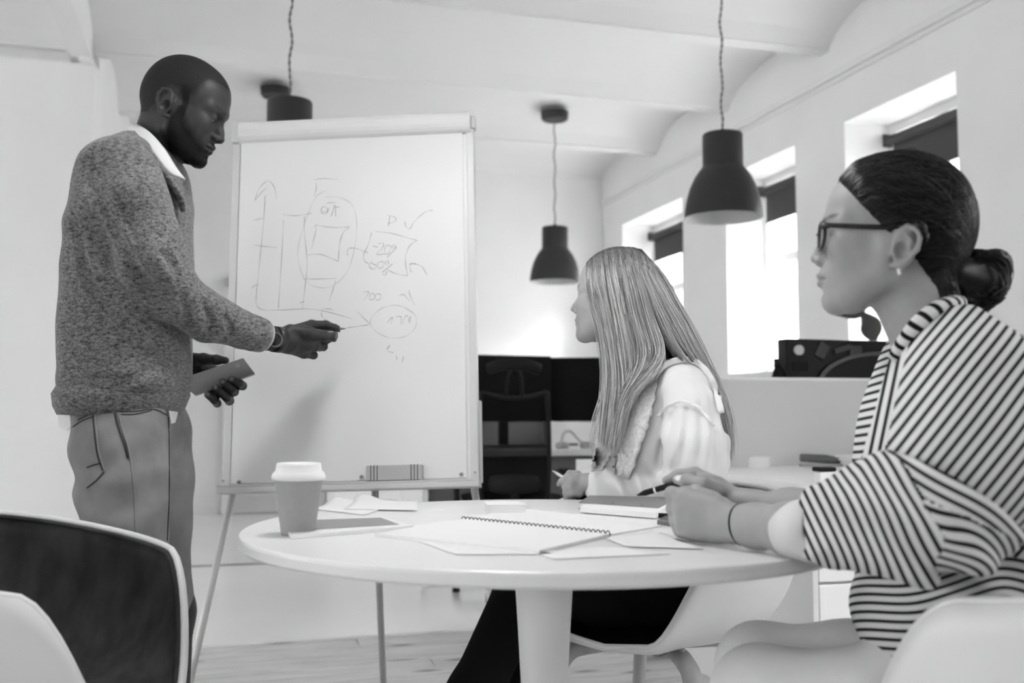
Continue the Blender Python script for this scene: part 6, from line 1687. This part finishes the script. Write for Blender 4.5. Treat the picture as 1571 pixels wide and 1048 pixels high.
# hair: cap over the skull, strands swept back, bun
hair_d = attr_mat('dark_hair', rough=0.33, spec=0.28)
L = HRL; x, y, z = L[:, 0], L[:, 1], L[:, 2]; nz = vnoise(L, 70, 9) * 0.002
edge = np.interp(z, [-0.09, -0.055, -0.03, 0.0, 0.030, 0.060, 0.085, 0.11], [-0.075, -0.052, -0.030, 0.004, 0.030, 0.058, 0.074, 0.078])
capm = sstep(0.004, -0.004, x - edge + nz) * sstep(-0.105, -0.085, z + 0.4 * (x + 0.10))
earm = sstep(0.066, 0.070, np.abs(y)) * ellmask(L, (-0.019, 0, -0.022), (0.027, 0.2, 0.036), 0.10)
capm = capm * (1 - earm)
Wn = HRV
N_ = np.zeros_like(Wn); nn = np.cross(Wn[HRQ[:, 1]] - Wn[HRQ[:, 0]], Wn[HRQ[:, 2]] - Wn[HRQ[:, 0]])
for i in range(4): np.add.at(N_, HRQ[:, i], nn)
N_ /= np.linalg.norm(N_, axis=1)[:, None] + 1e-9
thick = 0.0085 * np.clip((edge - x) / 0.03, 0.05, 1) * capm
CV = Wn + N_ * thick[:, None]
fm = capm[HRQ].min(1) > 0.4; F = HRQ[fm]; u, inv = np.unique(F, return_inverse=True)
capV, capQ = CV[u], inv.reshape(F.shape)
link('hair_cap', make_mesh('hair_cap', local(capV, RO), capQ, {'tone': np.full(len(u), 0.006)}), hair_d, bru)
ctree = BVHTree.FromPolygons([tuple(v) for v in capV], [tuple(int(i) for i in q) for q in capQ])
OC = HR @ Vector((-0.02, 0, 0.03)); bunp = HR @ Vector((-0.100, 0.0, -0.048))
rng = np.random.RandomState(3); VV, QQ, TT = [], [], []; k = 0
# strands start on the cap's front edge or crown and run back to the bun
cand = np.where((np.abs(x[u] - edge[u]) < 0.012) | (rng.rand(len(u)) < 0.16))[0]
seg, sides = 22, 3; ts = np.linspace(0, 1, seg)
for j in rng.choice(cand, 2600):
    p0 = Vector(capV[j]); P_ = []
    bj = bunp + Vector(rng.normal(size=3) * 0.010)
    up0 = (p0 - OC).length
    for t_ in ts:
        q = p0.lerp(bj, t_); q = q + Vector((0, 0, 0.030 * math.sin(math.pi * t_) * rng.uniform(0.98, 1.02)))
        d = (q - OC); hit = ctree.ray_cast(OC, d.normalized())
        if hit[0] is not None:
            q = hit[0] + d.normalized() * (0.0012 + 0.0012 * math.sin(j % 7))
        P_.append(tuple(q))
    P_ = np.array(P_)
    P_[1:-1] = 0.25 * P_[:-2] + 0.5 * P_[1:-1] + 0.25 * P_[2:]
    T_ = np.gradient(P_, axis=0); T_ /= np.linalg.norm(T_, axis=1)[:, None] + 1e-9
    A_ = np.cross(T_, (0.3, 0.9, 0.2)); A_ /= np.linalg.norm(A_, axis=1)[:, None] + 1e-9; M_ = np.cross(T_, A_)
    rad = 0.00075 * (0.7 + 0.6 * rng.rand()) * np.clip((1.02 - ts) * 5, 0.3, 1)
    VV.append(np.stack([P_ + (A_ * math.cos(w) + M_ * math.sin(w)) * rad[:, None] for w in np.arange(sides) * 2 * math.pi / sides], 1).reshape(-1, 3))
    i0 = np.arange(seg - 1)[:, None] * sides + k; s_ = np.arange(sides)[None]; s2_ = (s_ + 1) % sides
    QQ.append(np.stack([i0 + s_, i0 + s2_, i0 + sides + s2_, i0 + sides + s_], -1).reshape(-1, 4))
    TT.append(np.full(seg * sides, 0.003 + 0.045 * rng.rand() ** 4)); k += seg * sides
o = link('hair', make_mesh('hair', local(np.concatenate(VV), RO), np.concatenate(QQ), {'tone': np.concatenate(TT)}), hair_d, bru); o['kind'] = 'stuff'
# bun: coiled locks of strands
BC = at(1500, 430, DR_ - 0.005); VV, QQ, TT = [], [], []; k = 0
locks = []
for i in range(11):
    ax_ = Vector(rng.normal(size=3)); ax_.y *= 1.8; ax_.normalize(); locks.append((ax_, rng.uniform(0.020, 0.031), rng.uniform(0, 6.28), rng.uniform(3.5, 5.8)))
S = Solid(tuple(BC - Vector((0.07, 0.06, 0.06))), tuple(BC + Vector((0.06, 0.06, 0.06))), 0.003)
S.ell(BC, (0.027, 0.024, 0.026), 0.01)
for (ax_, rr_, p0, ln) in locks:
    e1 = ax_.orthogonal().normalized(); e2 = ax_.cross(e1); off = Vector(rng.normal(size=3)) * 0.007
    path = []
    for i in range(20):
        w = p0 + ln * i / 19
        path.append(BC + off + (e1 * math.cos(w) * 1.15 + e2 * math.sin(w)) * rr_ + ax_ * 0.012 * math.sin(w * 0.5))
    S.chain(path[::2], [0.0078] * 10, 0.003)
    path = np.array([tuple(p) for p in path]); ts2 = np.linspace(0, 1, 20)
    for j in range(60):
        o_ = rng.normal(size=3); o_ = o_ / np.linalg.norm(o_) * 0.0098; tw = rng.uniform(1, 3)
        P_ = path + o_ * np.cos(ts2 * tw)[:, None] + np.roll(o_, 1) * np.sin(ts2 * tw)[:, None]
        T_ = np.gradient(P_, axis=0); T_ /= np.linalg.norm(T_, axis=1)[:, None] + 1e-9
        A_ = np.cross(T_, (0.3, 0.9, 0.2)); A_ /= np.linalg.norm(A_, axis=1)[:, None] + 1e-9; M_ = np.cross(T_, A_)
        VV.append(np.stack([P_ + (A_ * math.cos(w) + M_ * math.sin(w)) * 0.0007 for w in np.arange(3) * 2.094], 1).reshape(-1, 3))
        i0 = np.arange(19)[:, None] * 3 + k; s_ = np.arange(3)[None]; s2_ = (s_ + 1) % 3
        QQ.append(np.stack([i0 + s_, i0 + s2_, i0 + 3 + s2_, i0 + 3 + s_], -1).reshape(-1, 4))
        TT.append(np.full(60, 0.004 + 0.06 * rng.rand() ** 3)); k += 60
S.cone(bunp, 0.016, BC, 0.022, 0.012)
v_, q_ = S.mesh(1)
bun = link('bun', make_mesh('bun', local(v_, RO), q_, {'tone': np.full(len(v_), 0.006)}), hair_d, bru)
o = link('bun_strands', make_mesh('bun_strands', local(np.concatenate(VV), RO), np.concatenate(QQ), {'tone': np.concatenate(TT)}), hair_d, bun); o['kind'] = 'stuff'

# glasses and earring
gm = mat('dark_tortoise', 0.018, 0.25, spec=0.3)
gl_e = bpy.data.objects.new('glasses', None); col.objects.link(gl_e); gl_e.parent = bru
def hl(p): return (HR @ Vector(p)) - RO
for s in (-1, 1):
    q = []
    for i in range(33):
        w = 2 * math.pi * i / 32; cx_, cz_ = math.cos(w), math.sin(w)
        yy = s * (0.034 + 0.0245 * abs(cx_) ** 0.8 * (1 if cx_ > 0 else -1)); zz_ = 0.000 + 0.021 * abs(cz_) ** 0.8 * (1 if cz_ > 0 else -1)
        q.append(hl((0.1015 - 0.10 * (abs(yy) / 0.06) ** 2 * 0.09 + 0.0, yy, zz_)))
    b = B(); b.tube(q, 0.0026, 8, cap=False); b.obj('lens_rim', gm, gl_e, smooth=True)
    b = B(); b.add([p for p in q[:-1]], [tuple(range(32))]); o = b.obj('lens', mat('lens_glass', 0.9, 0.02, alpha=0.10, spec=0.5), gl_e)
    q = spline([hl((0.098, s * 0.060, 0.010)), hl((0.085, s * 0.070, 0.0105)), hl((0.03, s * 0.0765, 0.008)), hl((0.005, s * 0.0775, 0.007)), hl((-0.010, s * 0.0765, 0.006)), hl((-0.030, s * 0.070, -0.004))], 6)
    b = B(); b.tube(q, [0.0042] * 6 + [0.0035] * 12 + [0.0022] * (len(q) - 18), 8, flat=((0, 1, 0), 0.7)); b.obj('temple_arm', gm, gl_e, smooth=True)
    b = B(); b.tube([hl((0.094, s * 0.0655, 0.0105)), hl((0.094, s * 0.0685, 0.0105))], 0.0022, 10); b.obj('rivet', chrome, gl_e)
b = B(); b.tube(spline([hl((0.1005, -0.010, 0.006)), hl((0.1035, 0, 0.008)), hl((0.1005, 0.010, 0.006))], 4), 0.0026, 8); b.obj('bridge', gm, gl_e, smooth=True)
ep = hl((-0.010, 0.0815, -0.056))
b = B()
for k_ in range(3): b.lathe([(0, -0.0028), (0.0024, -0.0016), (0.0028, 0), (0.0024, 0.0016), (0, 0.0028)], 10, (ep.x + 0.001 * k_, ep.y - 0.002, ep.z - 0.0045 * k_ + 0.004))
b.obj('earring', mat('pearl', 0.85, 0.15), bru, smooth=True)
